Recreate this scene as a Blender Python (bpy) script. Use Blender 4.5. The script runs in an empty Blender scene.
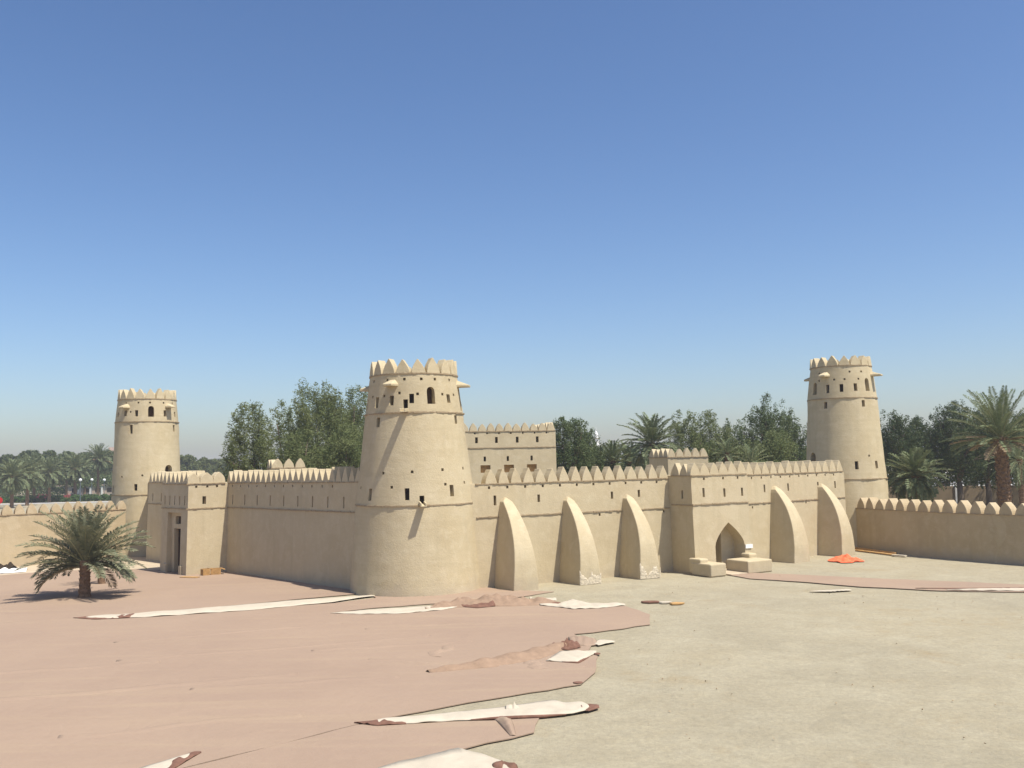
import bpy, bmesh, math, random
import numpy as np
from mathutils import Vector, Matrix, noise
from mathutils.geometry import tessellate_polygon
random.seed(7)
R = math.radians
scene = bpy.context.scene
COL = scene.collection

# ------------------------------------------------------------------ materials
def new_mat(name):
    m = bpy.data.materials.new(name); m.use_nodes = True
    nt = m.node_tree; nt.nodes.clear()
    out = nt.nodes.new('ShaderNodeOutputMaterial')
    b = nt.nodes.new('ShaderNodeBsdfPrincipled')
    nt.links.new(b.outputs[0], out.inputs[0])
    b.inputs['Roughness'].default_value = .9
    b.inputs['Specular IOR Level'].default_value = .15
    return m, nt, b, out

def N(nt, typ, **kw):
    n = nt.nodes.new(typ)
    for k, v in kw.items():
        setattr(n, k, v)
    return n

def noise_tex(nt, vec, scale, detail=4, rough=.55, dist=0):
    n = N(nt, 'ShaderNodeTexNoise'); n.inputs['Scale'].default_value = scale
    n.inputs['Detail'].default_value = detail; n.inputs['Roughness'].default_value = rough
    n.inputs['Distortion'].default_value = dist
    nt.links.new(vec, n.inputs['Vector']); return n.outputs['Fac']

def ramp(nt, fac, a, b):
    r = N(nt, 'ShaderNodeMapRange'); r.inputs[1].default_value = a; r.inputs[2].default_value = b
    nt.links.new(fac, r.inputs[0]); return r.outputs[0]

def mix(nt, fac, c1, c2, mode='MIX'):
    m = N(nt, 'ShaderNodeMix', data_type='RGBA', blend_type=mode)
    for s, v in ((0, fac), (6, c1), (7, c2)):
        if isinstance(v, (int, float)): m.inputs[s].default_value = v
        elif isinstance(v, tuple): m.inputs[s].default_value = (*v, 1)
        else: nt.links.new(v, m.inputs[s])
    return m.outputs[2]

def pos(nt, scale=(1, 1, 1)):
    g = N(nt, 'ShaderNodeNewGeometry'); mp = N(nt, 'ShaderNodeMapping')
    mp.inputs['Scale'].default_value = scale
    nt.links.new(g.outputs['Position'], mp.inputs[0]); return mp.outputs[0]

def bump(nt, b, h, strength, dist, prev=None):
    n = N(nt, 'ShaderNodeBump'); n.inputs['Strength'].default_value = strength
    n.inputs['Distance'].default_value = dist
    nt.links.new(h, n.inputs['Height'])
    if prev is not None: nt.links.new(prev, n.inputs['Normal'])
    nt.links.new(n.outputs[0], b.inputs['Normal']); return n.outputs[0]

def plaster(name, c1, c2, c3, band=True, rough=.5):
    m, nt, b, out = new_mat(name)
    p = pos(nt); ps = pos(nt, (1.6, 1.6, .10)); pb = pos(nt, (.25, .25, 2.6))
    big = ramp(nt, noise_tex(nt, p, .35, 5), .35, .68)
    c = mix(nt, big, c1, c2)
    med = ramp(nt, noise_tex(nt, p, 1.7, 6, .65), .48, .75)
    c = mix(nt, med, c, c3)
    st = ramp(nt, noise_tex(nt, ps, 1.2, 5, .6), .5, .8)
    f = N(nt, 'ShaderNodeMath', operation='MULTIPLY'); nt.links.new(st, f.inputs[0]); f.inputs[1].default_value = .38
    c = mix(nt, f.outputs[0], c, tuple(v*.72 for v in c1))
    if band:
        bd = ramp(nt, noise_tex(nt, pb, 1.3, 4, .6), .45, .75)
        f2 = N(nt, 'ShaderNodeMath', operation='MULTIPLY'); nt.links.new(bd, f2.inputs[0]); f2.inputs[1].default_value = .3
        c = mix(nt, f2.outputs[0], c, tuple(v*.8 for v in c2))
    sx = N(nt, 'ShaderNodeSeparateXYZ'); nt.links.new(p, sx.inputs[0])
    zz = N(nt, 'ShaderNodeMath', operation='MULTIPLY_ADD'); nt.links.new(noise_tex(nt, p, .9, 5, .7), zz.inputs[0]); zz.inputs[1].default_value = -2.2; nt.links.new(sx.outputs[2], zz.inputs[2])
    ft = ramp(nt, zz.outputs[0], -.2, -1.0)
    f4 = N(nt, 'ShaderNodeMath', operation='MULTIPLY'); nt.links.new(ft, f4.inputs[0]); f4.inputs[1].default_value = .45
    c = mix(nt, f4.outputs[0], c, (.42, .355, .26))
    pt = ramp(nt, noise_tex(nt, p, .55, 2, .4, .8), .60, .615)
    f5 = N(nt, 'ShaderNodeMath', operation='MULTIPLY'); nt.links.new(pt, f5.inputs[0]); f5.inputs[1].default_value = .16
    c = mix(nt, f5.outputs[0], c, (.62, .53, .37))
    spk = ramp(nt, noise_tex(nt, p, 14, 3, .7), .3, .75)
    c = mix(nt, spk, mix(nt, .12, c, (0.12, .09, .05)), c)
    nt.links.new(c, b.inputs['Base Color'])
    pr = bump(nt, b, noise_tex(nt, p, 1.6, 5, .6), .32, .08)
    bump(nt, b, noise_tex(nt, p, 11, 5, .7), rough, .05, pr)
    return m

def simple(name, col, rough=.85, var=.25, scale=6, bmp=.2, spec=.15, sc3=(1, 1, 1)):
    m, nt, b, out = new_mat(name)
    p = pos(nt, sc3)
    n = ramp(nt, noise_tex(nt, p, scale, 5, .65), .3, .7)
    c = mix(nt, n, tuple(v*(1-var) for v in col), tuple(min(1, v*(1+var*.6)) for v in col))
    nt.links.new(c, b.inputs['Base Color'])
    b.inputs['Roughness'].default_value = rough
    b.inputs['Specular IOR Level'].default_value = spec
    if bmp: bump(nt, b, noise_tex(nt, p, scale*2, 4, .6), bmp, .05)
    return m

def leaf_mat(name, c1, c2, scale=.5, trans=.33):
    m, nt, b, out = new_mat(name)
    p = pos(nt)
    n = ramp(nt, noise_tex(nt, p, scale, 3, .6), .35, .65)
    n2 = ramp(nt, noise_tex(nt, p, 5, 2, .6), .3, .7)
    c = mix(nt, n, c1, c2)
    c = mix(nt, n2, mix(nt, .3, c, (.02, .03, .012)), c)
    nt.links.new(c, b.inputs['Base Color']); b.inputs['Roughness'].default_value = .65
    b.inputs['Specular IOR Level'].default_value = .25
    t = N(nt, 'ShaderNodeBsdfTranslucent'); nt.links.new(c, t.inputs[0])
    mx = N(nt, 'ShaderNodeMixShader'); mx.inputs[0].default_value = trans
    nt.links.new(b.outputs[0], mx.inputs[1]); nt.links.new(t.outputs[0], mx.inputs[2])
    nt.links.new(mx.outputs[0], out.inputs[0])
    return m

M = {}
M['mud'] = plaster('mud_plaster', (.545, .458, .292), (.50, .41, .25), (.58, .495, .325))
M['mud2'] = plaster('mud_plaster_wall', (.525, .44, .284), (.488, .40, .25), (.555, .472, .312), band=False, rough=.35)
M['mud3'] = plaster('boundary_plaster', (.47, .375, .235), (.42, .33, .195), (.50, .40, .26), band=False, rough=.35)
M['brick'] = simple('rough_brick', (.36, .275, .17), scale=9, bmp=.6)
M['salt'] = simple('salt_crust', (.60, .52, .38), var=.3, scale=7, bmp=.9)
M['void'] = simple('painted_dark_and_bag_black', (.035, .026, .018), var=.1, bmp=0)  # near-black paints the unlit depth of slits and windows; the bag's own black
M['wood'] = simple('dark_wood', (.07, .042, .025), scale=8, sc3=(6, 6, .6))
M['plank'] = simple('pale_wood', (.50, .30, .12), scale=5, var=.3)
M['crate'] = simple('crate_card', (.42, .25, .10), scale=4, var=.3)
M['white'] = simple('white_paint', (.78, .77, .74), var=.08, bmp=0)
M['orange'] = simple('orange_cloth', (.80, .17, .075), var=.35, scale=5, bmp=.3)
M['red'] = simple('red_paint', (.55, .02, .02), var=.1, bmp=0)
M['bark'] = simple('bark', (.13, .10, .07), scale=5, var=.4, sc3=(3, 3, .6))
M['palmbark'] = simple('palm_bark', (.22, .14, .085), scale=9, var=.5, bmp=.7)
M['metal'] = simple('lamp_metal', (.12, .15, .17), var=.1, bmp=0, rough=.5)
M['glass'] = simple('lamp_globe', (.8, .8, .78), var=.03, bmp=0, rough=.3, spec=.5)
M['pinkwall'] = simple('pink_render', (.55, .42, .34), var=.12, scale=1)
M['greywall'] = simple('tan_render', (.30, .23, .15), var=.15, scale=1)
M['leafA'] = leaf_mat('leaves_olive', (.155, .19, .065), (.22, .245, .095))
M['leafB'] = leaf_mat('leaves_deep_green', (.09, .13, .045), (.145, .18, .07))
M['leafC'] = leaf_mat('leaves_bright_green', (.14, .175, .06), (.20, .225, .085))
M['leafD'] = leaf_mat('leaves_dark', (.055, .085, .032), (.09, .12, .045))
M['palm'] = leaf_mat('palm_leaflets', (.17, .19, .11), (.27, .275, .165), scale=1.2, trans=.2)
M['palm2'] = leaf_mat('palm_leaflets_far', (.14, .18, .08), (.21, .24, .125), scale=.8, trans=.2)
M['dry'] = leaf_mat('dry_fronds', (.26, .18, .10), (.36, .27, .16), scale=1, trans=.1)
M['rachis'] = simple('frond_stalk', (.30, .29, .15), var=.2, bmp=0)
M['hedge'] = leaf_mat('hedge_leaves', (.06, .13, .03), (.10, .18, .05))
M['flower'] = simple('hedge_flowers', (.45, .10, .12), var=.3, bmp=0)

def ground_mat():
    m, nt, b, out = new_mat('ground_gravel')
    p = pos(nt)
    a = ramp(nt, noise_tex(nt, p, .07, 6, .6, .6), .38, .66)
    c = mix(nt, a, (.335, .290, .192), (.385, .325, .205))
    a2 = ramp(nt, noise_tex(nt, p, .33, 6, .7, .4), .40, .72)
    c = mix(nt, a2, c, (.43, .38, .26))
    a3 = ramp(nt, noise_tex(nt, p, 1.4, 6, .75), .38, .70)
    c = mix(nt, a3, mix(nt, .2, c, (.20, .19, .15)), c)
    brn = ramp(nt, noise_tex(nt, p, .16, 7, .72, .3), .56, .72)
    f = N(nt, 'ShaderNodeMath', operation='MULTIPLY'); nt.links.new(brn, f.inputs[0]); f.inputs[1].default_value = .75
    c = mix(nt, f.outputs[0], c, (.31, .225, .11))
    sp = ramp(nt, noise_tex(nt, p, 7, 5, .8), .30, .62)
    c = mix(nt, sp, mix(nt, .38, c, (.15, .14, .11)), c)
    sp3 = ramp(nt, noise_tex(nt, p, 3.2, 8, .85), .40, .60)
    c = mix(nt, sp3, mix(nt, .14, c, (.16, .14, .10)), mix(nt, .06, c, (.6, .55, .42)))
    sp2 = ramp(nt, noise_tex(nt, p, 22, 3, .8), .62, .8)
    c = mix(nt, sp2, c, (.52, .46, .34))
    nt.links.new(c, b.inputs['Base Color'])
    pr = bump(nt, b, noise_tex(nt, p, 1.1, 6, .7), .5, .12)
    bump(nt, b, noise_tex(nt, p, 9, 5, .8), .7, .05, pr)
    return m
M['ground'] = ground_mat()

def carpet_mat():
    m, nt, b, out = new_mat('pink_felt')
    p = pos(nt)
    a = ramp(nt, noise_tex(nt, p, .12, 5, .6), .35, .68)
    c = mix(nt, a, (.298, .216, .156), (.33, .242, .172))
    # faint sandy streaks lying along the strips
    mp = N(nt, 'ShaderNodeMapping'); mp.inputs['Rotation'].default_value = (0, 0, R(-24)); mp.inputs['Scale'].default_value = (.10, 1.2, 1)
    g = N(nt, 'ShaderNodeNewGeometry'); nt.links.new(g.outputs['Position'], mp.inputs[0])
    st = ramp(nt, noise_tex(nt, mp.outputs[0], .8, 6, .65, .3), .52, .72)
    f = N(nt, 'ShaderNodeMath', operation='MULTIPLY'); nt.links.new(st, f.inputs[0]); f.inputs[1].default_value = .4
    c = mix(nt, f.outputs[0], c, (.375, .285, .185))
    dst = ramp(nt, noise_tex(nt, p, .6, 7, .75, .4), .5, .8)
    c = mix(nt, .25, c, mix(nt, dst, c, (.37, .27, .19)))
    sp = ramp(nt, noise_tex(nt, p, 3.2, 6, .8), .28, .5)
    c = mix(nt, sp, mix(nt, .2, c, (.25, .16, .11)), c)
    sp2 = ramp(nt, noise_tex(nt, p, 16, 3, .8), .3, .6)
    c = mix(nt, sp2, mix(nt, .15, c, (.25, .16, .11)), c)
    nt.links.new(c, b.inputs['Base Color'])
    pr = bump(nt, b, noise_tex(nt, p, .55, 5, .6, 1.2), .35, .14)
    pr = bump(nt, b, noise_tex(nt, mp.outputs[0], 1.5, 4, .6), .25, .08, pr)
    bump(nt, b, noise_tex(nt, p, 12, 4, .8), .35, .03, pr)
    return m
M['carpet'] = carpet_mat()
M['felt_back'] = simple('felt_underside', (.49, .43, .33), var=.12, scale=1.4, bmp=.3)
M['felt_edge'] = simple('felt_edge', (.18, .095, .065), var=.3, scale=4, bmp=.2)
M['fold'] = simple('dusty_sunlit_felt_fold', (.29, .198, .132), var=.2, scale=3, bmp=.3)  # brown of dusty felt, with the tan of sunlit slopes put into the colour
M['sand'] = simple('pale_sand', (.47, .385, .27), var=.16, scale=1.2, bmp=.3)
M['road'] = simple('road_surface', (.42, .41, .39), var=.1, scale=.5, bmp=0)
M['lawn'] = simple('lawn', (.075, .12, .04), var=.3, scale=1, bmp=.2)

# ------------------------------------------------------------------ object helpers
def link(o, parent=None):
    COL.objects.link(o)
    if parent is not None: o.parent = parent
    return o

def wloc(o):
    v = Vector((0, 0, 0))
    while o is not None:
        v += o.location; o = o.parent
    return v

def empty(name, loc, label=None, cat=None, group=None):
    o = bpy.data.objects.new(name, None); o.location = loc; o.empty_display_size = .3
    link(o)
    if label: o['label'] = label
    if cat: o['category'] = cat
    if group: o['group'] = group
    return o

def tag(o, label=None, cat=None, group=None, kind=None):
    if label: o['label'] = label
    if cat: o['category'] = cat
    if group: o['group'] = group
    if kind: o['kind'] = kind
    return o

class MB:
    def __init__(s): s.v = []; s.f = []
    def add(s, vs, fs):
        k = len(s.v); s.v += [tuple(v) for v in vs]; s.f += [tuple(i+k for i in f) for f in fs]; return s
    def box(s, c, tx, ty, tz):
        """box at centre c with half-axis vectors"""
        c = Vector(c); tx = Vector(tx); ty = Vector(ty); tz = Vector(tz)
        vs = [c+a*tx+b*ty+d*tz for a in (-1, 1) for b in (-1, 1) for d in (-1, 1)]
        return s.add(vs, [(0, 1, 3, 2), (4, 6, 7, 5), (0, 4, 5, 1), (2, 3, 7, 6), (0, 2, 6, 4), (1, 5, 7, 3)])
    def aabb(s, x0, x1, y0, y1, z0, z1):
        return s.box(((x0+x1)/2, (y0+y1)/2, (z0+z1)/2), ((x1-x0)/2, 0, 0), (0, (y1-y0)/2, 0), (0, 0, (z1-z0)/2))
    def tube(s, pts, rad, n=8, cap=True):
        k0 = len(s.v); pts = [Vector(p) for p in pts]
        for i, p in enumerate(pts):
            t = (pts[min(i+1, len(pts)-1)]-pts[max(i-1, 0)]).normalized()
            a = t.cross(Vector((0, 0, 1))) if abs(t.z) < .95 else t.cross(Vector((1, 0, 0)))
            a.normalize(); b = t.cross(a)
            r = rad[i] if isinstance(rad, (list, tuple)) else rad
            for j in range(n):
                an = 2*math.pi*j/n
                s.v.append(tuple(p+a*(r*math.cos(an))+b*(r*math.sin(an))))
        for i in range(len(pts)-1):
            for j in range(n):
                s.f.append((k0+i*n+j, k0+i*n+(j+1) % n, k0+(i+1)*n+(j+1) % n, k0+(i+1)*n+j))
        if cap:
            s.f.append(tuple(k0+j for j in range(n))); s.f.append(tuple(k0+(len(pts)-1)*n+j for j in reversed(range(n))))
        return s
    def prism(s, poly, off):
        """extrude a closed polygon (list of 3D points) by the vector off"""
        k = len(poly); off = Vector(off)
        vs = [Vector(p) for p in poly]; vs += [p+off for p in vs]
        return s.add(vs, [tuple(range(k)), tuple(reversed(range(k, 2*k)))]+[(i, i+k, (i+1) % k+k, (i+1) % k) for i in range(k)])
    def mesh(s, name, shift=Vector((0, 0, 0)), smooth=False, recalc=True):
        me = bpy.data.meshes.new(name)
        me.from_pydata([tuple(Vector(v)-shift) for v in s.v], [], s.f)
        if recalc:
            bm = bmesh.new(); bm.from_mesh(me); bmesh.ops.recalc_face_normals(bm, faces=bm.faces); bm.to_mesh(me); bm.free()
        if smooth: me.polygons.foreach_set('use_smooth', [True]*len(me.polygons))
        me.update(); return me
    def build(s, name, mat, parent=None, smooth=False, bevel=0):
        """vertices are given in world space; parts keep their thing's origin"""
        sh = wloc(parent) if parent is not None else Vector((0, 0, 0))
        o = bpy.data.objects.new(name, s.mesh(name, sh, smooth))
        o.data.materials.append(M[mat] if isinstance(mat, str) else mat)
        link(o, parent)
        if bevel:
            md = o.modifiers.new('b', 'BEVEL'); md.width = bevel; md.segments = 2; md.limit_method = 'ANGLE'
        return o

def boolean_cut(o, cutter_mb):
    """cut openings out of a mesh and keep only the result"""
    sh = wloc(o)
    c = bpy.data.objects.new('cutter', cutter_mb.mesh('cutter', sh)); COL.objects.link(c)
    c.location = sh
    md = o.modifiers.new('cut', 'BOOLEAN'); md.operation = 'DIFFERENCE'; md.solver = 'EXACT'; md.object = c
    bpy.context.view_layer.update()
    dg = bpy.context.evaluated_depsgraph_get()
    me = bpy.data.meshes.new_from_object(o.evaluated_get(dg))
    o.modifiers.clear(); o.data = me
    bpy.data.objects.remove(c)

# ------------------------------------------------------------------ fort pieces
def merlon_profile(w, h, sharp=1.7, tip=.06, n=6):
    """closed outline in (s, z) of a pointed earthen merlon"""
    rt = []
    for i in range(n+1):
        t = i/n
        rt.append((max(tip*w, w/2*(1-t**sharp)) if t < 1 else tip*w*.6, h*t))
    return [(-a, b) for a, b in rt]+[(a, b) for a, b in reversed(rt)]

def add_merlon(parent, mat, c, tan, nout, w, h, th, sharp=1.7, back=None):
    tan = Vector((*tan, 0)); nout = Vector((*nout, 0)); c = Vector(c)
    w *= random.uniform(.92, 1.05); h *= random.uniform(.92, 1.06)
    lean = random.uniform(-.055, .055)
    prof = merlon_profile(w, h, sharp*random.uniform(.93, 1.08))
    front = [c+tan*(a+lean*b)+Vector((0, 0, b))-nout*(.04*b) for a, b in prof]
    back = [c+tan*(a*.92+lean*b)+Vector((0, 0, b*.985))-nout*(th-.02*b) for a, b in prof]
    k = len(prof); mb = MB()
    mb.add(front+back, [tuple(range(k)), tuple(reversed(range(k, 2*k)))]+[(i, i+k, (i+1) % k+k, (i+1) % k) for i in range(k)])
    return mb.build('merlon', mat, parent, bevel=.035)

class Path2:
    def __init__(s, pts):
        s.p = [Vector(p) for p in pts]; s.L = [0]
        for a, b in zip(s.p, s.p[1:]): s.L.append(s.L[-1]+(b-a).length)
        s.len = s.L[-1]
        s.t = [(b-a).normalized() for a, b in zip(s.p, s.p[1:])]
    def at(s, d):
        i = 0
        while i < len(s.t)-1 and d > s.L[i+1]: i += 1
        t = s.t[i]; return s.p[i]+t*(d-s.L[i]), t, Vector((t.y, -t.x))
    def miter(s, i):
        ns = [Vector((t.y, -t.x)) for t in s.t]
        if i == 0: return ns[0]
        if i == len(s.p)-1: return ns[-1]
        m = (ns[i-1]+ns[i]).normalized(); return m/max(.3, m.dot(ns[i]))

def wall_body(path, zt, thick, batter=.03, z0=-.3, dz=None):
    """solid wall swept along a path; outer face at the path, leaning inwards. zt may be a (start,end) pair"""
    mb = MB(); n = len(path.p)
    zs = [z0, 0, None]
    rows = []
    for i in range(n):
        m = path.miter(i); p = path.p[i]
        z1 = zt if not isinstance(zt, tuple) else zt[0]+(zt[1]-zt[0])*path.L[i]/path.len
        o = lambda off, z: (p.x+m.x*off, p.y+m.y*off, z)
        rows.append([o(0, z0), o(-batter*z1, z1), o(-thick, z1), o(-thick, z0)])
    for r in rows: mb.v += r
    for i in range(n-1):
        for j in range(4):
            a = i*4+j; b = i*4+(j+1) % 4
            mb.f.append((a, b, b+4, a+4))
    mb.f.append((0, 1, 2, 3)); mb.f.append(tuple((n-1)*4+j for j in (3, 2, 1, 0)))
    return mb

def string_course(parent, path, z, s0, s1, batter=.03, proud=.06, h=.10, mat='brick', name='string_course', zfun=None):
    """a ragged course of broken mud brick, thin and slightly proud"""
    mb = MB(); d = s0
    while d < s1-.02:
        l = min(random.uniform(.16, .42), s1-d)
        p, t, n = path.at(d+l/2)
        zz = z if zfun is None else zfun(d)
        pr = proud*random.uniform(.5, 1.15); hh = h*random.uniform(.55, 1.0)
        c = Vector((p.x, p.y, zz))-Vector((n.x, n.y, 0))*(batter*zz-pr/2+.04)
        T = Vector((t.x, t.y, 0)); Nn = Vector((n.x, n.y, 0))
        mb.box(c+Vector((0, 0, random.uniform(-.012, .012))), T*(l/2*.995), Nn*(pr/2+.05), Vector((0, 0, hh/2)))
        d += l
    return mb.build(name, mat, parent)

def cut_box(mb, path, s, z0, z1, w, depth, batter=.03):
    p, t, n = path.at(s); zc = (z0+z1)/2
    T = Vector((t.x, t.y, 0)); Nn = Vector((n.x, n.y, 0))
    c = Vector((p.x, p.y, zc))-Nn*(batter*zc+depth/2-.15)
    mb.box(c, T*w/2, Nn*(depth/2+.15), Vector((0, 0, (z1-z0)/2)))

def plate(parent, name, mat, path, s, z0, z1, w, depth, batter=.03, th=.05):
    p, t, n = path.at(s); zc = (z0+z1)/2
    T = Vector((t.x, t.y, 0)); Nn = Vector((n.x, n.y, 0))
    c = Vector((p.x, p.y, zc))-Nn*(batter*zc+depth+th/2)
    mb = MB().box(c, T*(w/2-.01), Nn*th/2, Vector((0, 0, (z1-z0)/2-.01)))
    return mb.build(name, mat, parent)

def do_wall(root, path, zc, ztip, zstr, thick, mat, pitch, mw, mth, slits, drains, batter=.03, s0=0, s1=None,
            sharp=1.55, name='wall', ms0=None, ms1=None, extra=None, slit_w=.2, strs=None):
    s1 = path.len if s1 is None else s1
    body = wall_body(path, zc, thick, batter).build(name, mat, root)
    zf = (lambda d: zc) if not isinstance(zc, tuple) else (lambda d: zc[0]+(zc[1]-zc[0])*d/path.len)
    cut = MB()
    for (s, a, b) in slits: cut_box(cut, path, s, a, b, slit_w, .55, batter)
    for (s, z) in drains: cut_box(cut, path, s, z-.09, z+.09, .16, .4, batter)
    if extra: extra(cut)
    if cut.v: boolean_cut(body, cut)
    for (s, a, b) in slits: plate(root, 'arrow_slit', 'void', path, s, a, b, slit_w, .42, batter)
    ms0 = s0 if ms0 is None else ms0; ms1 = s1 if ms1 is None else ms1
    n = max(1, round((ms1-ms0)/pitch)); pt = (ms1-ms0)/n
    for i in range(n):
        d = ms0+(i+.5)*pt; p, t, no = path.at(d); z = zf(d)
        add_merlon(root, mat, (p.x-no.x*batter*z+no.x*.02, p.y-no.y*batter*z+no.y*.02, z-.03), t, no, mw*pt/pitch, ztip-zf(0)+.03, mth, sharp)
    string_course(root, path, 0, s0, s1, batter, h=.09, zfun=lambda d: zf(d)-.02, name='cornice')
    if zstr: 
        for a, b in (strs or [(s0, s1)]): string_course(root, path, zstr, a, b, batter)
    return body

FORT = 'walls and towers of the earthen fort'

# ---- round towers
def tower(cx, cy, prof, label, items, zcorn, ztip, zmid, zlow, face, hoods, spouts, nm=18, doors=()):
    """prof: list of (z, r). angles are measured from the direction the tower shows to the yard (face, degrees), positive to the right"""
    root = empty('round_tower', (cx, cy, 0), label, 'tower', FORT)
    def rad(z):
        for (za, ra), (zb, rb) in zip(prof, prof[1:]):
            if z <= zb: return ra+(rb-ra)*(z-za)/(zb-za)
        return prof[-1][1]
    def dirn(th):
        a = R(face+th); return Vector((math.sin(a), -math.cos(a), 0)), Vector((math.cos(a), math.sin(a), 0))
    mb = MB(); seg = 96; zs = [-.3]
    z = 0
    while z < zcorn-.2: zs.append(z); z += .45
    zs.append(zcorn)
    for z in zs:
        for j in range(seg):
            a = 2*math.pi*j/seg; r = rad(max(0, z))
            r += .07*(noise.noise(Vector((math.cos(a)*2+cx, math.sin(a)*2, z*.35)))) + .03*noise.noise(Vector((math.cos(a)*5+cx, math.sin(a)*5, z*1.1)))
            if z > zcorn-.01: r = rad(z)
            mb.v.append((cx+r*math.cos(a), cy+r*math.sin(a), z))
    for i in range(len(zs)-1):
        for j in range(seg):
            mb.f.append((i*seg+j, i*seg+(j+1) % seg, (i+1)*seg+(j+1) % seg, (i+1)*seg+j))
    mb.f.append(tuple(reversed(range(seg)))); mb.f.append(tuple((len(zs)-1)*seg+j for j in range(seg)))
    body = mb.build('tower_wall', 'mud', root)
    cut = MB(); plates = []
    for typ, th, z0, z1 in items:
        d, t = dirn(th); zc = (z0+z1)/2; r = rad(zc)
        P = Vector((cx, cy, 0))
        if typ == 'hole':
            s = .085; dep = .35
            cut.box(P+d*(r-dep/2+.1)+Vector((0, 0, zc)), t*s, d*(dep/2+.1), Vector((0, 0, s)))
        elif typ == 'slit':
            w = .30; dep = .6
            cut.box(P+d*(r-dep/2+.1)+Vector((0, 0, zc)), t*w/2, d*(dep/2+.1), Vector((0, 0, (z1-z0)/2)))
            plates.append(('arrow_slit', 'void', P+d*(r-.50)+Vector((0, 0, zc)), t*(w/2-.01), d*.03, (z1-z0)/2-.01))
        else:
            w = .54 if typ == 'arch' else .8; dep = .65
            n = 8; pts = []
            hs = z1-w*.62
            base = P+d*(r+.2)
            poly = [base-t*w/2+Vector((0, 0, z0)), base+t*w/2+Vector((0, 0, z0))]
            for i in range(n+1):
                a = math.pi*i/n
                poly.append(base+t*(w/2*math.cos(a))+Vector((0, 0, hs+(z1-hs)*math.sin(a)**.8)))
            cut.prism(poly, -d*(dep+.2))
            plates.append(('window' if typ == 'arch' else 'doorway', 'wood', P+d*(r-.55)+Vector((0, 0, zc)), t*(w/2-.01), d*.03, (z1-z0)/2-.02))
    boolean_cut(body, cut)
    me = body.data; nrm = []
    for pl_ in me.polygons:
        c_ = pl_.center; rv = Vector((c_.x, c_.y, 0)); rr_ = rv.length; rv.normalize()
        outer = rv.dot(pl_.normal) > .95 and rr_ > rad(c_.z)-.14
        for li in pl_.loop_indices:
            v = me.vertices[me.loops[li].vertex_index].co
            nrm.append(tuple(Vector((v.x, v.y, math.hypot(v.x, v.y)*.07)).normalized()) if outer else tuple(pl_.normal))
    me.polygons.foreach_set('use_smooth', [True]*len(me.polygons)); me.normals_split_custom_set(nrm)
    for nme, mt, c, t, d, hz in plates:
        MB().box(c, t, d, Vector((0, 0, hz))).build(nme, mt, root)
    # courses
    def ring(z, proud, h, nme):
        m2 = MB(); a = 0
        while a < 359.5:
            da = min(random.uniform(3, 7), 360-a); a0, a1 = R(a), R(a+da*.995)
            ro = rad(z)+proud*random.uniform(.55, 1.1); ri = rad(z)-.1; hh = h*random.uniform(.6, 1)/2; zz = z+random.uniform(-.012, .012)
            vs = []
            for an in (a0, a1):
                for rr in (ri, ro):
                    for q in (-hh, hh): vs.append((cx+rr*math.cos(an), cy+rr*math.sin(an), zz+q))
            m2.add(vs, [(0, 1, 3, 2), (4, 6, 7, 5), (0, 4, 5, 1), (2, 3, 7, 6), (0, 2, 6, 4), (1, 5, 7, 3)])
            a += da
        m2.build(nme, 'brick', root)
    ring(zcorn, .07, .10, 'cornice'); ring(zmid, .08, .10, 'string_course'); ring(zlow, .07, .09, 'string_course')
    for i in range(nm):
        d, t = dirn(360*(i+.3)/nm); r = rad(zcorn)
        w = 2*math.pi*r/nm*.93
        add_merlon(root, 'mud', Vector((cx, cy, zcorn-.03))+d*(r+.01), t.xy, d.xy, w, ztip-zcorn+.03, .62, 1.9)
    for th, zb, w, pr, h in hoods:
        d, t = dirn(th); P = Vector((cx, cy, zb)); r = rad(zb)
        m2 = MB()
        # sloping canopy over an open-bottomed box
        inn = P+d*(r-.2)
        tip = P+d*(r+pr)
        vs = [inn-t*w/2, inn+t*w/2, tip-t*w*.36, tip+t*w*.36,
              inn-t*w/2+Vector((0, 0, .16)), inn+t*w/2+Vector((0, 0, .16)), tip-t*w*.36+Vector((0, 0, .14)), tip+t*w*.36+Vector((0, 0, .14)),
              inn+t*(-w*.16)+Vector((0, 0, h)), inn+t*(w*.16)+Vector((0, 0, h))]
        m2.add(vs, [(0, 2, 3, 1), (2, 6, 7, 3), (0, 4, 6, 2), (1, 3, 7, 5), (4, 8, 6), (5, 7, 9), (8, 9, 7, 6), (0, 1, 5, 9, 8, 4)])
        m2.build('canopy', 'mud', root, bevel=.03)
    for th, z, pr in spouts:
        d, t = dirn(th); P = Vector((cx, cy, z)); r = rad(z)
        a = P+d*(r-.2); b = P+d*(r+pr)+Vector((0, 0, -.10))
        m2 = MB()
        up = Vector((0, 0, 1))
        for q in (-1, 1):
            m2.box((a+b)/2+t*q*.15+up*.04, (b-a)/2, t*.045, up*.11)
        m2.box((a+b)/2-up*.04, (b-a)/2*1.002, t*.11, up*.03)
        m2.build('waterspout', 'mud', root, bevel=.015)
    return root

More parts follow.
